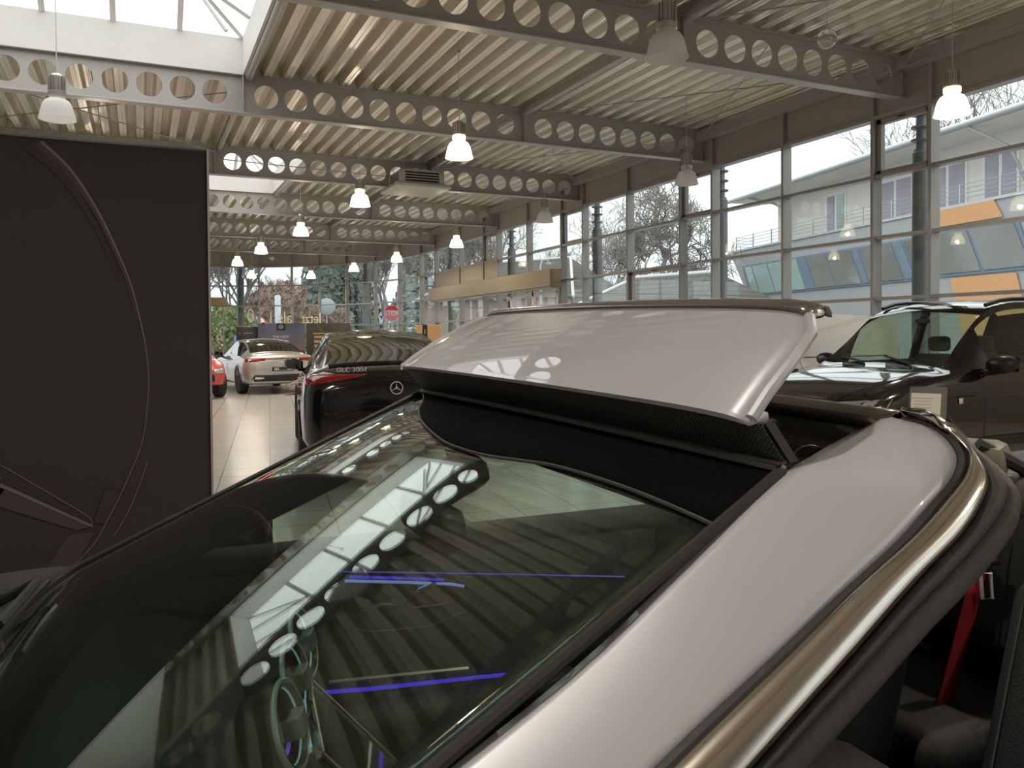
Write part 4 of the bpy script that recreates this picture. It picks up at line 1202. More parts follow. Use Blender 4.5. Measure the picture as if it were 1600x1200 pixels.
M_DEEP = mat('deep black leather', (.006, .006, .0065), .6, bump=.2, bscale=250)
seat(.37, -.60, low=.11); seat(-.37, -.66, False, M_DEEP); seat(.33, -1.24, True, M_DEEP); seat(-.33, -1.24, True, M_DEEP)
# red belts on the far rear seat and near front seat
def belt(pts, w):
    rows = [[Vector(p) + Vector(w) * k for k in (-.5, .5)] for p in crom(pts, 5)]
    return MB().grid(rows).build('seat_belt', M_BELT, CAR, smooth=True, solid=.002)
bl = belt([(-1.41, -.255, 1.0), (-1.35, -.245, .88), (-1.29, -.235, .76), (-1.23, -.225, .64), (-1.16, -.215, .50)], (.052, .0, .014))
MB().rbox((-1.362, -.24, .895), (.085, .03, .018), .006).build('belt_stop', M_BLACKPL, bl, smooth=True)
MB().tube([(-1.342 + dx, -.22, .845 + dz) for dx, dz in ((-.016, .03), (.02, .035), (.012, -.03), (-.022, -.035))], .0045, 6, closed=True).build('belt_tongue', M_SIGN2, bl, smooth=True)
# ------------------------------------------------------------------ big dark banner behind the convertible
t = thing('dark_banner', 'tall dark fabric banner with purple curved lines standing behind the convertible', 'banner', (0, 5.5, 0))
M_BANN = mat('charcoal banner cloth', (0.034, 0.029, 0.030), 0.85, var=0.10, scale=1.2, stretch=(.6, 1, 5), bump=0.25, bscale=2.5)
W0, W1, ZH = -3.8, 0.405, 2.665
rows = []
for j in range(25):
    z = ZH * j / 24
    rows.append([(lerp(W0, W1, i / 60), .004 * sin(9 * z + 1.2 * i / 6) * (1 if z < 1.6 else .3), z) for i in range(61)])
MB().grid(rows).build('cloth', M_BANN, t, smooth=True, solid=-.03)
MB().box2((W1 - .001, -.012, 0), (W1 + .012, .045, ZH + .008)).build('edge_profile', mat('pale violet edge', (.42, .36, .37), .4, .3), t)
MB().box2((W0, -.0, ZH), (W1, .04, ZH + .012)).build('top_profile', mat('dark profile', (.05, .045, .045), .4, .3), t)
MB().box2((W0, .035, 0), (W1, .075, .08)).build('base_bar', M_STEEL, t)
for x in (W1 - .5, -1.8, -3.4):
    MB().box2((x - .03, -.0, 0), (x + .03, .55, .02)).build('foot', M_STEEL, t)
# printed artwork: flat strips of lilac on the cloth
M_L1 = mat('lilac print', (.17, .115, .14), .8, var=.1)
M_L2 = mat('dim lilac print', (.062, .043, .052), .85, var=.1)
M_L3 = mat('faint lilac print', (.037, .029, .031), .85, var=.1)
pr = MB()
def stroke(P, w, mi, y):
    """flat printed line through (x, z) points, width per point"""
    P = crom([(a, 0, b) for a, b in P], 6); n = len(P)
    ws = [w[0] + (w[-1] - w[0]) * i / (n - 1) for i in range(n)] if len(w) == 2 else [lerp(w[0], w[1], min(1, 2 * i / (n - 1))) if i < n / 2 else lerp(w[1], w[2], 2 * i / (n - 1) - 1) for i in range(n)]
    A, B = [], []
    for i in range(n):
        d = (P[min(i + 1, n - 1)] - P[max(i - 1, 0)]).normalized()
        s = Vector((-d.z, 0, d.x))
        A.append(P[i] + s * ws[i] / 2 + Vector((0, y, 0))); B.append(P[i] - s * ws[i] / 2 + Vector((0, y, 0)))
    pr.mi = mi
    pr.grid([A, B])
def fill(poly, mi, y):
    pr.mi = mi; pr.add([(a, y, b) for a, b in poly], [tuple(range(len(poly)))])
ARC = [(-.51, 2.641), (-.362, 2.49), (-.229, 2.269), (-.128, 2.04), (-.05, 1.827), (0, 1.61), (.034, 1.411), (.046, 1.231), (.035, 1.032), (.004, .834), (-.06, .659), (-.152, .449), (-.261, .244), (-.331, .162), (-.453, -.0)]
y = -.010
stroke([(a - .05, b - .02) for a, b in ARC[:5]], (.10, .03, .004), 2, y)
stroke([(a - .012, b - .01) for a, b in ARC[:6]], (.05, .018, .006), 1, y - .001)
stroke(ARC, (.016, .0045, .006), 0, y - .002)
stroke([(.031, .704), (-.015, .567), (-.064, .44), (-.119, .335), (-.162, .26)], (.005, .004), 0, y - .002)
stroke([(-.752, .63), (-.276, .336)], (.022, .012), 0, y - .002)
stroke([(-.751, .75), (-.526, .577), (-.303, .401), (-.283, .344)], (.005, .005), 0, y - .002)
fill([(-.754, .615), (-.29, .335), (-.36, .32), (-.755, .50)], 1, y - .001)
fill([(-.204, .56), (-.123, .533), (-.20, .34), (-.27, .36)], 2, y - .001)
fill([(-.40, .30), (-.27, .30), (-.43, .0), (-.60, .0)], 1, y - .001)
ARC2 = [(-.75, .66), (-1.2, .95), (-1.8, 1.30), (-2.5, 1.62), (-3.1, 1.8), (-3.75, 1.95)]
stroke(ARC2, (.022, .04), 0, y - .002)
stroke([(a, b - .09) for a, b in ARC2], (.10, .3), 1, y - .001)
stroke([(a, b + .12) for a, b in ARC2], (.005, .008), 0, y - .002)
stroke([(-1.4, .0), (-1.25, .6), (-1.6, 1.15), (-2.3, 1.5)], (.03, .01), 0, y - .002)
pr.build('print', [M_L1, M_L2, M_L3], t)

# ------------------------------------------------------------------ display things at the back
def board(name, label, cat, c, w, h, z0, mm, rz, feet=True):
    t = thing(name, label, cat, (c[0], c[1], 0), rz)
    MB().rbox((0, 0, z0 + h / 2), (w, .05, h), .02).build('panel', mm, t, smooth=True)
    MB().box((0, .02, .02), (w * .7, .4, .04)).build('foot', M_STEEL, t)
    MB().box2((-.03, .0, .03), (.03, .04, z0 + .1)).build('post', M_STEEL, t)
    return t
def dusk_mat():
    m, nt, out = _nt('dusk landscape print')
    N, L = nt.nodes, nt.links
    p = N.new('ShaderNodeBsdfPrincipled'); tc = N.new('ShaderNodeTexCoord'); sx = N.new('ShaderNodeSeparateXYZ')
    L.new(tc.outputs['Object'], sx.inputs[0])
    ns = N.new('ShaderNodeTexNoise'); ns.inputs['Scale'].default_value = 2.2; L.new(tc.outputs['Object'], ns.inputs[0])
    a = N.new('ShaderNodeMath'); a.operation = 'MULTIPLY_ADD'; a.inputs[1].default_value = .35; L.new(ns.outputs[0], a.inputs[0]); L.new(sx.outputs[2], a.inputs[2])
    b = N.new('ShaderNodeMath'); b.operation = 'MULTIPLY_ADD'; b.inputs[1].default_value = .5; b.inputs[2].default_value = -.20; L.new(a.outputs[0], b.inputs[0])
    r = N.new('ShaderNodeValToRGB'); e = r.color_ramp.elements
    e[0].position = .15; e[0].color = (.03, .02, .02, 1); e[1].position = .95; e[1].color = (.06, .07, .11, 1)
    for pos, col in ((.33, (.10, .05, .035, 1)), (.38, (.28, .15, .11, 1)), (.5, (.17, .14, .17, 1)), (.7, (.10, .11, .17, 1))):
        k = e.new(pos); k.color = col
    L.new(b.outputs[0], r.inputs[0]); L.new(r.outputs[0], p.inputs['Base Color']); p.inputs['Roughness'].default_value = .4
    L.new(p.outputs[0], out.inputs[0]); return m
M_SIGNW = mat('white sign print', (.7, .7, .7), .6)
M_SIGNB = mat('black sign face', (.012, .012, .013), .4)
rzb = radians(-8)
t = board('dusk_poster_board', 'blue dusk poster board with a star emblem standing behind the silver saloon', 'display board', (4.98, 32.0), 1.75, 2.0, .0, dusk_mat(), rzb)
MB().box((-.0 - .02, -.03, 1.86), (.34, .012, .27)).build('emblem_plate', mat('dark plate', (.02, .016, .018), .4), t)
star_emblem(axes((-.02, -.04, 1.86), (1, 0, 0), (0, 0, 1)), .075, t, m=M_SIGNW)
text_mb('THE NEW', .14, axes((-.02, -.028, 1.47), (1, 0, 0), (0, 0, 1))).build('lettering', M_SIGNW, t)
MB().box((-.02, -.028, 1.31), (.44, .004, .05)).build('print_line', mat('grey violet print', (.3, .28, .3), .5), t)
t = board('rock_poster_board', 'dark brown rock poster board beside the dusk board, above the black coupe', 'display board', (6.74, 31.75), 1.7, 2.0, .0, mat('brown rock print', (.055, .047, .032), .45, var=.6, scale=4), rzb)
star_emblem(axes((.1, -.03, 1.86), (1, 0, 0), (0, 0, 1)), .07, t, m=mat('pale brown print', (.16, .14, .1), .5))
MB().slab([(-.5, -.028, 2.0), (-.44, -.028, 2.0), (.15, -.028, 1.2), (.05, -.028, 1.2)], (0, -.002, 0)).build('rock_edge_print', mat('pale brown print', (.16, .14, .1), .5), t)
t = board('black_sign_board', 'black sign board with small white print left of the dusk poster', 'sign', (3.78, 32.3), .86, 1.45, .42, M_SIGNB, radians(-4))
star_emblem(axes((-.32, -.03, 1.62), (1, 0, 0), (0, 0, 1)), .05, t, m=mat('grey sign print', (.25, .25, .25), .5))
MB().box((.0, -.03, 1.62), (.34, .004, .035)).build('print_line', mat('grey sign print', (.25, .25, .25), .5), t)
t = thing('warning_lamp', 'small glowing red lamp on the top corner of the dusk board', 'lamp', (4.3, 32.08, 2.0))
MB().lathe([(.06, .0), (.06, .02), (.045, .03)], 14).build('base', M_BLACKPL, t, smooth=True)
MB().ball((0, 0, .08), .065, 12, 8).build('lens', emission('red glow', (1.0, .25, .12), 2.2), t, smooth=True)
# slatted wooden counter
t = thing('slatted_counter', 'pale wooden slatted counter in front of the rock poster board', 'counter', (6.15, 29.2, 0), rzb)
M_WOOD = mat('pale oak', (.46, .34, .19), .5, var=.15, scale=3, stretch=(1, 1, 12))
for k in range(9): MB().box((0, 0, .18 + k * .16), (.9, .5, .10)).build('slat', M_WOOD, t)
MB().box((0, .02, .8), (.84, .42, 1.5)).build('core', mat('brown core', (.16, .11, .06), .6), t)
MB().box((0, 0, 1.58), (.98, .58, .05)).build('top', M_WOOD, t)
# wooden box stand by the glass wall with a black strip
t = thing('wooden_box_stand', 'orange wooden display box with a black strip at the foot of the glass wall', 'display box', (9.35, 27.3, 0), radians(-25))
M_WOODO = mat('orange wood', (.62, .36, .17), .5, var=.12, scale=3)
MB().rbox((0, 0, .93), (.86, .5, 1.86), .02).build('body', M_WOODO, t)
MB().box((-.10, -.256, 1.58), (.17, .012, .56)).build('black_strip', M_SIGNB, t)
MB().box((-.10, -.264, 1.62), (.04, .004, .16)).build('print', mat('gold print', (.4, .32, .12), .4), t)
# leaflet stand before the black high car
P = (5.02, 3.90)
t = thing('leaflet_stand', 'slim stand holding a white printed sheet in front of the black high car', 'stand', (P[0], P[1], 0), radians(-62))
MB().lathe([(.16, 0), (.16, .012), (.02, .02)], 24).build('base', M_STEEL, t, smooth=True)
MB().tube([(0, 0, .015), (0, 0, .80)], .014, 10).build('pole', M_STEEL, t, smooth=True)
Rt = Matrix.Rotation(radians(-14), 3, 'X')
MB().box((0, 0, .93), (.24, .012, .33), Rt).build('backing', mat('grey holder', (.12, .11, .095), .4, .3), t, bevel=.004)
MB().box((-.012, -.009, .915), (.19, .004, .27), Rt).build('sheet', mat('white paper', (.78, .74, .66), .6), t)
ln = MB()
for k in range(9): ln.box(Vector((-.03, -.012, .915)) + Rt @ Vector((0, 0, .10 - k * .022)), (.11 if k else .14, .001, .004), Rt)
ln.build('print_lines', mat('grey print', (.42, .4, .37), .6), t)

# ------------------------------------------------------------------ window lettering (seen from inside, so mirrored)
def win_text(txt, p, q, z, size, label, w=1.0):
    p, q = Vector((*p, 0)), Vector((*q, 0)); d = (q - p).normalized()
    c = (p + q) / 2
    M = axes((c.x, c.y, z), d, (0, 0, 1))
    tm = text_mb(txt, size, M @ Matrix.Diagonal((-w, 1, 1, 1)), .004)
    return tag(tm.build('window_lettering', mat('pale gold lettering', (.66, .62, .42), .4), None), label, 'lettering', 'gold letters on the curved glass')
win_text('0', (4.56, 39.85), (5.0, 39.7), 2.45, .95, 'tall mirrored figure on the curved glass left of the black column', .75)
win_text('als 1,', (5.3, 39.5), (6.6, 38.75), 2.35, .78, 'mirrored letters on the curved glass above the dusk board', .85)
win_text('Jetzt', (6.9, 38.4), (7.7, 37.8), 2.3, .70, 'mirrored word on the curved glass above the gap of the two boards', .8)
win_text('9', (3.2, 40.2), (3.6, 40.1), 1.35, .75, 'mirrored figure low on the curved glass beside the dark banner', .8)
# ------------------------------------------------------------------ outside
M_ASPH = mat('wet grey asphalt', (0.30, 0.30, 0.31), 0.5, var=.15, scale=.6)
mb = MB().slab([(-60, 41.8, -.3), (XL - .5, 41.8, -.3), (XL - .5, -40, -.3), (-60, -40, -.3)], (0, 0, .1))
mb.slab([(XW + .4, -40, -.3), (160, -40, -.3), (160, 180, -.3), (XW + .4, 180, -.3)], (0, 0, .1))
mb.slab([(XL - .5, -7.4, -.3), (XL - .5, -40, -.3), (XW + .4, -40, -.3), (XW + .4, -7.4, -.3)], (0, 0, .1))
mb.slab([(-60, 41.8, -.3), (-60, 180, -.3), (XW + .4, 180, -.3), (XW + .4, 41.8, -.3)], (0, 0, .1))
tag(mb.build('ground', M_ASPH), kind='structure')

# ---- office building with balcony seen through the right windows
F0 = Vector((37.39, 32.43, 0)); FD = Vector((.198, .980, 0)); FN = Vector((-.980, .198, 0))   # facade origin, along, outwards
BLD = thing('office_building', 'grey and orange office building with upper balcony across the yard, right', 'building', (0, 0, 0))
M_RENDER = mat('cream render', (.80, .77, .72), .8, var=.03)
M_GREYP = mat('grey facade panel', (.35, .365, .37), .5, var=.04, scale=.5)
M_ORANGE = mat('apricot facade panel', (.62, .33, .155), .6, var=.03)
M_BLUEF = mat('blue grey window frame', (.16, .22, .28), .45)
M_OFG = mat('office glazing', (.20, .205, .19), .12, var=.35, scale=.25, coat=.5)
M_OFG2 = mat('pale green glazing', (.32, .44, .41), .12, var=.15, scale=.3, coat=.5)
M_LILAC = mat('lilac blind', (.40, .38, .44), .6, var=.03)
M_WFR = mat('white window frame', (.84, .84, .84), .5)
M_GUT = mat('grey gutter', (.50, .53, .55), .4, .3)
def fp(s, z, out=0.0): 
    v = F0 + FD * s + FN * out; return Vector((v.x, v.y, z))
def fbox(mb, s0, s1, z0, z1, o0, o1):
    P = [fp(s0, z0, o0), fp(s1, z0, o0), fp(s1, z0, o1), fp(s0, z0, o1)]
    mb.slab(P, (0, 0, z1 - z0)); return mb
SLAB = 7.65
b = fbox(MB(), -40, 12.3, SLAB, 11.0, -9, -1.6); b.build('upper_wall', M_RENDER, BLD)
# leaning lower storeys: left end raked
lw = MB(); lw.slab([fp(-40, -.2, 0), fp(10.2, -.2, 0), fp(15.9, SLAB - .6, 0), fp(17.2, SLAB, 0), fp(-40, SLAB, 0)], FN * -9)
lw.build('lower_wall', M_GREYP, BLD)
rf = MB(); rf.slab([fp(-41, 11.05, .9), fp(14.6, 11.05, .9), fp(14.2, 11.05, -6), fp(-41, 11.05, -6)], (0, 0, .12))
rf.slab([fp(-41, 11.17, .9), fp(14.6, 11.17, .9), fp(11.5, 13.2, -5), fp(-41, 13.2, -5)], (0, 0, .1))
rf.build('roof', mat('pale roof sheet', (.62, .64, .66), .5), BLD)
fbox(MB(), -40.9, 14.5, 10.98, 11.04, .85, -2.0).build('soffit', M_RENDER, BLD)
MB().tube([fp(-41, 11.12, 1.0), fp(14.7, 11.12, 1.0)], .16, 10).build('gutter', M_GUT, BLD, smooth=True)
MB().tube([fp(12.2, 11.0, .8), fp(11.2, 10.5, -.6), fp(10.6, 9.9, -1.3), fp(10.6, 8.0, -1.4)], .09, 8).build('downpipe', M_GUT, BLD, smooth=True)
MB().tube([fp(-7.6, 11.0, .95), fp(-8.6, 9.9, -.5), fp(-8.8, 8.0, -1.4)], .09, 8).build('downpipe', M_GUT, BLD, smooth=True)
for (s0, s1, zt, kind) in ((4.6, 6.6, 10.3, 0), (-1.2, 1.6, 10.2, 1), (-5.0, -2.4, 10.2, 1), (-8.1, -6.0, 10.3, 1), (-13, -10.5, 10.3, 1), (-17, -14.5, 10.3, 1)):
    f = fbox(MB(), s0, s1, SLAB + .1, zt, -1.62, -1.52).build('balcony_door', M_WFR, BLD)
    m = (s0 + s1) / 2
    fbox(MB(), s0 + .15, m - .12, SLAB + .3, zt - .15, -1.53, -1.48).build('blind', M_LILAC if kind else M_OFG2, f)
    fbox(MB(), m + .12, s1 - .15, SLAB + .3, zt - .15, -1.53, -1.48).build('blind', M_LILAC, f)
rail = MB()
for k in range(4): rail.tube([fp(-40, SLAB + .28 + .22 * k, -.1), fp(15.5, SLAB + .28 + .22 * k, -.1), fp(15.5, SLAB + .28 + .22 * k, -1.6)], .022, 5)
for k in range(22): rail.box(fp(15.5 - 2.4 * k, SLAB + .5, -.1), (.06, .06, 1.0))
rail.build('balcony_rail', M_GUT, BLD)
fbox(MB(), -40, 17.0, SLAB - .12, SLAB + .02, 0, .08).build('slab_edge', M_GUT, BLD)
# ribbon of raked windows
def quadp(mb, s0, s1, z0, z1, lean, o, th=.06):
    mb.slab([fp(s0, z0, o), fp(s1, z0, o), fp(s1 + lean, z1, o), fp(s0 + lean, z1, o)], FN * th); return mb
Z0, Z1 = 4.28, 6.28; LEAN = 1.05
bb = [12.95, 11.9, 9.9, 7.9, 6.35, 5.3, 3.2, .85, .2, -2.6, -3.4, -4.6]
quadp(MB(), -4.7, 13.3, Z0 - .12, Z1 + .12, LEAN, .02).build('window_band', M_BLUEF, BLD)
cols = [M_OFG2, M_OFG2, M_OFG2, M_OFG2, M_BLUEF, M_OFG, M_OFG, M_BLUEF, M_OFG, M_BLUEF, M_OFG]
for k in range(len(bb) - 1):
    quadp(MB(), bb[k + 1] + .09, bb[k] - .09, Z0, Z1, LEAN, .07).build('window_glass', cols[k], BLD)
quadp(MB(), -10.5, -4.9, 4.2, 6.5, .9, .02).build('window_band', M_BLUEF, BLD)
quadp(MB(), -7.6, -5.1, 4.35, 6.35, .9, .07).build('window_glass', M_OFG, BLD)
quadp(MB(), -10.3, -7.8, 4.35, 6.35, .9, .07).build('window_glass', M_OFG, BLD)
MB().slab([fp(-3.4, 6.72, .05), fp(-3.4, SLAB - .12, .05), fp(-8.3, SLAB - .12, .05), fp(-8.8, 6.68, .05)], FN * .05).build('apricot_panel', M_ORANGE, BLD)
MB().slab([fp(-5.69, 4.1, .05), fp(-9.54, 4.1, .05), fp(-10.4, 1.0, .05), fp(-6.6, 1.0, .05)], FN * .05).build('apricot_panel', M_ORANGE, BLD)
MB().slab([fp(-30, 0, .05), fp(-13, 0, .05), fp(-12, SLAB - .2, .05), fp(-30, SLAB - .2, .05)], FN * .05).build('apricot_panel', M_ORANGE, BLD)

# ---- house with a tiled hip roof left of it
def hip_house(label, c, ang, L, W, zw, zr, inset, roofm, wallm, name='house'):
    t = thing(name, label, 'house', (c[0], c[1], -.2), ang)
    MB().box2((-L / 2, -W / 2, 0), (L / 2, W / 2, zw)).build('wall', wallm, t)
    o = .5
    a = [Vector((-L / 2 - o, -W / 2 - o, zw)), Vector((L / 2 + o, -W / 2 - o, zw)), Vector((L / 2 + o, W / 2 + o, zw)), Vector((-L / 2 - o, W / 2 + o, zw))]
    r0, r1 = Vector((-L / 2 + inset, 0, zr)), Vector((L / 2 - inset, 0, zr))
    MB().add(a + [r0, r1], [(0, 1, 5, 4), (1, 2, 5), (2, 3, 4, 5), (3, 0, 4), (3, 2, 1, 0)]).build('roof', roofm, t)
    MB().tube([r0, r1], .14, 8).tube([a[1], r1], .12, 8).tube([a[0], r0], .12, 8).build('ridge', mat('pale ridge tile', (.52, .52, .52), .6), t, smooth=True)
    return t
def tile_mat():
    m, nt, out = _nt('grey roof tiles')
    N, L = nt.nodes, nt.links
    p = N.new('ShaderNodeBsdfPrincipled'); tc = N.new('ShaderNodeTexCoord')
    br = N.new('ShaderNodeTexBrick'); br.inputs['Scale'].default_value = 1.0
    br.inputs['Brick Width'].default_value = .45; br.inputs['Row Height'].default_value = .30; br.inputs['Mortar Size'].default_value = .03
    br.inputs['Color1'].default_value = (.105, .105, .095, 1); br.inputs['Color2'].default_value = (.125, .125, .115, 1); br.inputs['Mortar'].default_value = (.07, .07, .065, 1)
    mp = N.new('ShaderNodeMapping'); mp.inputs['Rotation'].default_value = (radians(90), 0, 0)
    L.new(tc.outputs['Object'], mp.inputs[0]); L.new(mp.outputs[0], br.inputs[0]); L.new(br.outputs[0], p.inputs['Base Color']); p.inputs['Roughness'].default_value = .8; p.inputs['Specular IOR Level'].default_value = .1
    L.new(p.outputs[0], out.inputs[0]); return m
M_TILE = tile_mat()
M_BRICK = mat('pale brick wall', (.52, .42, .36), .8, var=.12, scale=6)
t = hip_house('house with a large grey tiled hip roof behind the lower middle windows', (27.5, 37.5), radians(-72), 13.5, 11, 1.6, 5.0, 4.0, M_TILE, M_BRICK)
for (x, z) in ((-2.2, 2.9), (1.6, 2.9)):
    MB().box((x, -4.0, z - .5), (.9, .8, .08), Matrix.Rotation(radians(35), 3, 'X')).build('roof_window', M_WFR, t)
t = hip_house('low house with a dark grey roof and white verge beyond the curved glass', (19.5, 96), radians(8), 16, 10, 3.0, 7.0, 1.0, mat('dark grey roof', (.22, .23, .25), .7), M_RENDER)
t = hip_house('white gabled house far behind the evergreen trees', (1.5, 106), radians(-10), 14, 9, 4.0, 8.0, 3.0, mat('blue grey roof', (.28, .30, .34), .7), M_RENDER)
t = hip_house('brick house with grey roof far beyond the bronze canopy box', (30, 62), radians(-60), 15, 10, 4.5, 8.0, 3.0, M_TILE, M_BRICK)

# ---- trees
M_BARK = mat('grey bark', (.24, .22, .205), .9, var=.2)
M_BARK2 = mat('brown twigs', (.36, .27, .22), .9, var=.2)
def bare_tree(label, loc, h, spread, seed, levels=5, mm=None, r0=.3, group='bare winter trees', up=.25, nb=(3, 4)):
    rnd = random.Random(seed)
    mb = MB()
    def grow(p, d, l, r, k):
        segs = 3
        pts = [p]; rs = [r]
        q = p.copy(); dd = d.copy()
        for i in range(segs):
            dd = (dd + Vector((rnd.uniform(-.22, .22), rnd.uniform(-.22, .22), rnd.uniform(-.08, .14)))).normalized()
            q = q + dd * l / segs; pts.append(q.copy()); rs.append(max(.022, r * (1 - .45 * (i + 1) / segs)))
        mb.tube(pts, rs, 5 if k < 2 else 3, cap=False)
        if k >= levels: return
        n = rnd.randint(*nb)
        for j in range(n):
            f = rnd.uniform(.45, 1.0) if j else 1.0
            i = min(segs - 1, int(f * segs)); b = pts[i].lerp(pts[i + 1], f * segs - i) if f < 1 else pts[-1]
            a = rnd.uniform(0, 2 * pi); s = spread * rnd.uniform(.6, 1.25)
            o = dd.orthogonal().normalized(); o.rotate(Matrix.Rotation(a, 3, dd))
            nd = (dd * (1 - .35 * s) + o * s + Vector((0, 0, up))).normalized()
            grow(b, nd, l * rnd.uniform(.62, .8), r * .56, k + 1)
    grow(Vector((0, 0, 0)), Vector((0, 0, 1)), h * .30, r0, 0)
    o = mb.build('bare_tree', mm or M_BARK, None, fix=False)
    o.location = loc
    return tag(o, label, 'tree', group)
bare_tree('large bare spreading tree behind the tiled house roof', (31.6, 45.0, -.2), 15.5, 1.0, 5, 6, r0=.42, up=.14, nb=(4, 4))
bare_tree('bare tree showing above the office roof at upper right', (64, 47, -.2), 30, .75, 8, 6, r0=.5)
bare_tree('bare tree left of the large spreading one', (47.5, 80, -.2), 21, .85, 12, 6, r0=.35)
bare_tree('bare tree over the bronze canopy box', (36, 88, -.2), 21, .8, 21, 6, r0=.35)
bare_tree('bare tree at the corner of the curved glass', (21.2, 56, -.2), 13, .6, 33, 6, r0=.35)
bare_tree('bare tree right of the big evergreen', (17.5, 62, -.2), 12, .5, 41, 6, r0=.3)
bare_tree('bare tree at far left beside the dark banner', (4.4, 56, -.2), 11, .6, 55, 6, r0=.3)
bare_tree('bare tree between the banner and the first column', (6.6, 60, -.2), 12, .6, 63, 6, r0=.3)
bare_tree('reddish bare thicket left of the evergreen', (9.6, 60, -.2), 7.0, .8, 71, 6, M_BARK2, .2, 'reddish winter thickets', .3, (4, 4))
bare_tree('reddish bare thicket further left of the evergreen', (7.6, 57, -.2), 6.0, .8, 77, 6, M_BARK2, .2, 'reddish winter thickets', .3, (4, 4))
bare_tree('reddish bare thicket under the evergreen', (12.0, 58, -.2), 5.5, .8, 83, 6, M_BARK2, .2, 'reddish winter thickets', .3, (4, 4))

def leafy(name, label, loc, rx, h, seed, n, mm, cone=False, trunk=.2, leaf=.35, cat='tree', group=None, z0=.0):
    rnd = random.Random(seed)
    t = thing(name, label, cat, loc, 0, group)
    mb = MB()
    for k in range(n):
        z = rnd.random(); a = rnd.uniform(0, 2 * pi)
        R = rx * ((1 - z) * .95 + .08 if cone else sqrt(max(0, 1 - (2 * z - 1) ** 2)) * .9 + .1)
        R *= rnd.uniform(.35, 1.0) ** .5 * (1 + .18 * sin(3 * a + 5 * z))
        c = Vector((cos(a) * R, sin(a) * R, z0 + z * h))
        d = Vector((cos(a), sin(a), rnd.uniform(-.3, .6))).normalized(); u = d.orthogonal().normalized(); u.rotate(Matrix.Rotation(rnd.uniform(0, 6), 3, d))
        v = d.cross(u); s = leaf * rnd.uniform(.5, 1.2)
        mb.add([c - u * s * .5, c + v * s * .35 + d * .1 * s, c + u * s * .6, c - v * s * .35 + d * .1 * s], [(0, 1, 2, 3)])
    mb.build('foliage', mm, t, fix=False)
    MB().lathe([(trunk, 0), (trunk * .7, z0 + h * .5), (.02, z0 + h * .9)], 10).build('trunk', M_BARK, t, smooth=True)
    return t
M_EVG = mat('dark evergreen needles', (.14, .175, .15), .9, var=.35, scale=.8)
M_HEDGE = mat('hedge leaves', (.20, .24, .10), .8, var=.45, scale=.9)
leafy('evergreen_tree', 'big dark evergreen tree beyond the middle of the curved glass', (13.8, 66, -.2), 3.6, 10.6, 3, 5200, M_EVG, True, .3, .6, group='evergreen trees', z0=1.0)
leafy('evergreen_tree', 'slim evergreen tree right of the big one', (17.6, 70, -.2), 2.2, 10.5, 4, 2600, M_EVG, True, .25, .6, group='evergreen trees', z0=1.0)
leafy('evergreen_tree', 'broad evergreen tree near the corner upright', (25.5, 78, -.2), 3.6, 12, 5, 3200, M_EVG, True, .25, .7, group='evergreen trees', z0=1.0)
leafy('green_shrub', 'green shrub outside low beside the dark banner', (4.3, 47, -.2), 1.9, 3.4, 6, 3000, M_HEDGE, False, .08, .28, 'shrub', 'green shrubs outside')
leafy('green_shrub', 'green shrub outside under the mirrored figure', (7.7, 47.6, -.2), 1.35, 2.4, 7, 2000, M_HEDGE, False, .08, .28, 'shrub', 'green shrubs outside')
leafy('green_shrub', 'green hedge outside behind the dusk poster', (11.4, 49.5, -.2), 2.0, 2.0, 9, 2200, M_HEDGE, False, .08, .28, 'shrub', 'green shrubs outside')

# ---- signs and posts outside
def octagon(r): return [(r * cos(pi / 8 + k * pi / 4), r * sin(pi / 8 + k * pi / 4)) for k in range(8)]
D = Vector((.29, .957, 0)); Rr = Vector((.957, -.29, 0))
sp = Vector((10.62, 36.2, 0))
t = thing('stop_sign', 'red stop sign outside by the corner of the glass', 'sign', sp)
def face(poly, off, th, z): return [Rr * a + Vector((0, 0, z + b)) - D * off for a, b in poly]
MB().slab(face(octagon(.40), .03, 0, 2.52), -D * .012).build('border', M_SIGNW, t)
MB().slab(face(octagon(.375), .043, 0, 2.52), -D * .004).build('face', mat('stop red', (.55, .03, .05), .45), t)
text_mb('STOP', .29, axes(-D * .05 + Vector((0, 0, 2.52)), Rr, (0, 0, 1)), .003).build('lettering', M_SIGNW, t)
MB().tube([(0, 0, -.2), (0, 0, 2.95)], .035, 10).build('post', M_STEEL, t, smooth=True)
t = thing('round_sign', 'round grey traffic sign seen from behind outside the curved glass', 'sign', (10.1, 48.0, -.2))
MB().lathe([(.48, -.01), (.50, 0), (.48, .015), (.0001, .015)], 30, axes((0, -.04, 3.45), Rr, (0, 0, 1))).build('disc', mat('sign back grey', (.34, .38, .42), .5), t, smooth=True)
MB().tube([(0, 0, 0), (0, 0, 4.0)], .035, 8).build('post', M_STEEL, t, smooth=True)
t = thing('blue_sign', 'small blue and white sign on a pole low beside the banner', 'sign', (4.55, 43.5, -.2))
MB().slab([Rr * a + Vector((0, 0, 1.55 + b)) for a, b in ((-.18, -.1), (0, -.3), (.18, -.1), (.18, .22), (-.18, .22))], -D * .02).build('face', mat('sign blue', (.30, .45, .75), .5), t)
MB().tube([(0, .03, 0), (0, .03, 1.8)], .035, 8).build('post', M_WFR, t, smooth=True)
t = thing('advert_pillar', 'pale blue pillar outside left of the mirrored letters', 'pillar', (6.9, 45.5, -.2))
MB().lathe([(.16, 0), (.16, 3.9), (.12, 3.95)], 18).build('body', mat('pale blue pillar', (.55, .64, .70), .5), t, smooth=True)
MB().lathe([(.18, 1.0), (.18, 1.9)], 18).build('band', mat('blue band', (.25, .42, .55), .5), t, smooth=True)
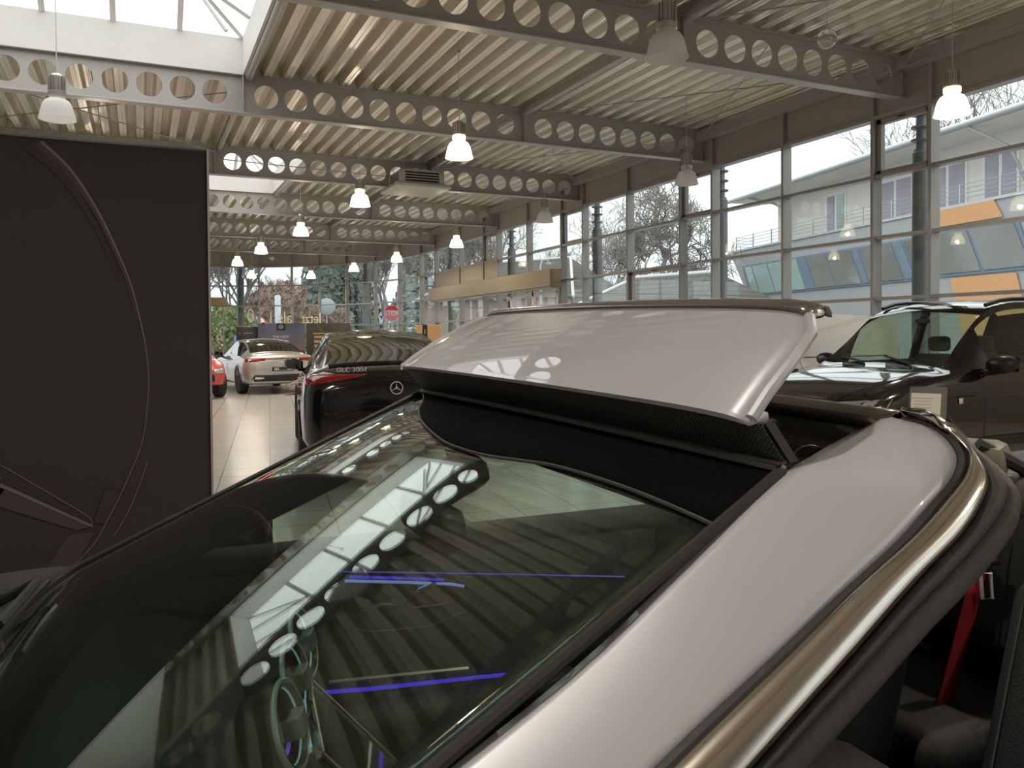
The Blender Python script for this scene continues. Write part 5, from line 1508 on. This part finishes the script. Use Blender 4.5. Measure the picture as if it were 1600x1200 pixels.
t = thing('street_lamp', 'hooked street lamp outside over the bronze canopy box', 'lamp', (17.0, 33.5, -.2))
MB().tube([(0, 0, 0), (0, 0, 4.9), (.08, 0, 5.15), (.3, 0, 5.2), (.42, 0, 5.05)], .05, 8).build('pole', M_STEEL, t, smooth=True)
MB().rbox((.42, 0, 5.0), (.26, .2, .08), .03).build('head', M_STEEL, t, smooth=True)
# ------------------------------------------------------------------ light, camera
w = bpy.data.worlds.new('overcast'); SC.world = w; w.use_nodes = True
nt = w.node_tree; nt.nodes.clear()
o = nt.nodes.new('ShaderNodeOutputWorld'); b = nt.nodes.new('ShaderNodeBackground')
tc = nt.nodes.new('ShaderNodeTexCoord'); sx = nt.nodes.new('ShaderNodeSeparateXYZ'); r = nt.nodes.new('ShaderNodeValToRGB')
nt.links.new(tc.outputs['Generated'], sx.inputs[0]); nt.links.new(sx.outputs[2], r.inputs[0])
r.color_ramp.elements[0].position = 0.0; r.color_ramp.elements[0].color = (0.31, 0.325, 0.335, 1)
r.color_ramp.elements[1].position = 1.0; r.color_ramp.elements[1].color = (1.0, 0.99, 0.97, 1)
nt.links.new(r.outputs[0], b.inputs[0]); b.inputs[1].default_value = 3.3
nt.links.new(b.outputs[0], o.inputs[0])

cam = bpy.data.cameras.new('camera'); co = bpy.data.objects.new('camera', cam); COL.objects.link(co)
yaw, pitch, roll = radians(24.82587), radians(-1.09989), radians(-0.420656)
fw = Vector((sin(yaw) * cos(pitch), cos(yaw) * cos(pitch), sin(pitch)))
rt = Vector((cos(yaw), -sin(yaw), 0)); up = rt.cross(fw)
rt2 = rt * cos(roll) + up * sin(roll); up2 = -rt * sin(roll) + up * cos(roll)
co.matrix_world = Matrix(((rt2.x, up2.x, -fw.x, EYE.x), (rt2.y, up2.y, -fw.y, EYE.y), (rt2.z, up2.z, -fw.z, EYE.z), (0, 0, 0, 1)))
cam.sensor_width = 36.0; cam.lens = 36.0 * 1256.636 / 1600; cam.clip_start = 0.02; cam.clip_end = 500
cam.shift_y = -(600 - 547.5615) / 1600
SC.camera = co

vs = SC.view_settings
vs.view_transform = 'Standard'; vs.look = 'None'; vs.gamma = 1.0; vs.exposure = 0.0; vs.use_curve_mapping = False
cy = SC.cycles
cy.max_bounces = 10; cy.diffuse_bounces = 4; cy.glossy_bounces = 4; cy.transmission_bounces = 6; cy.transparent_max_bounces = 24
cy.caustics_reflective = False; cy.caustics_refractive = False; cy.sample_clamp_indirect = 4.0; cy.blur_glossy = 0.5
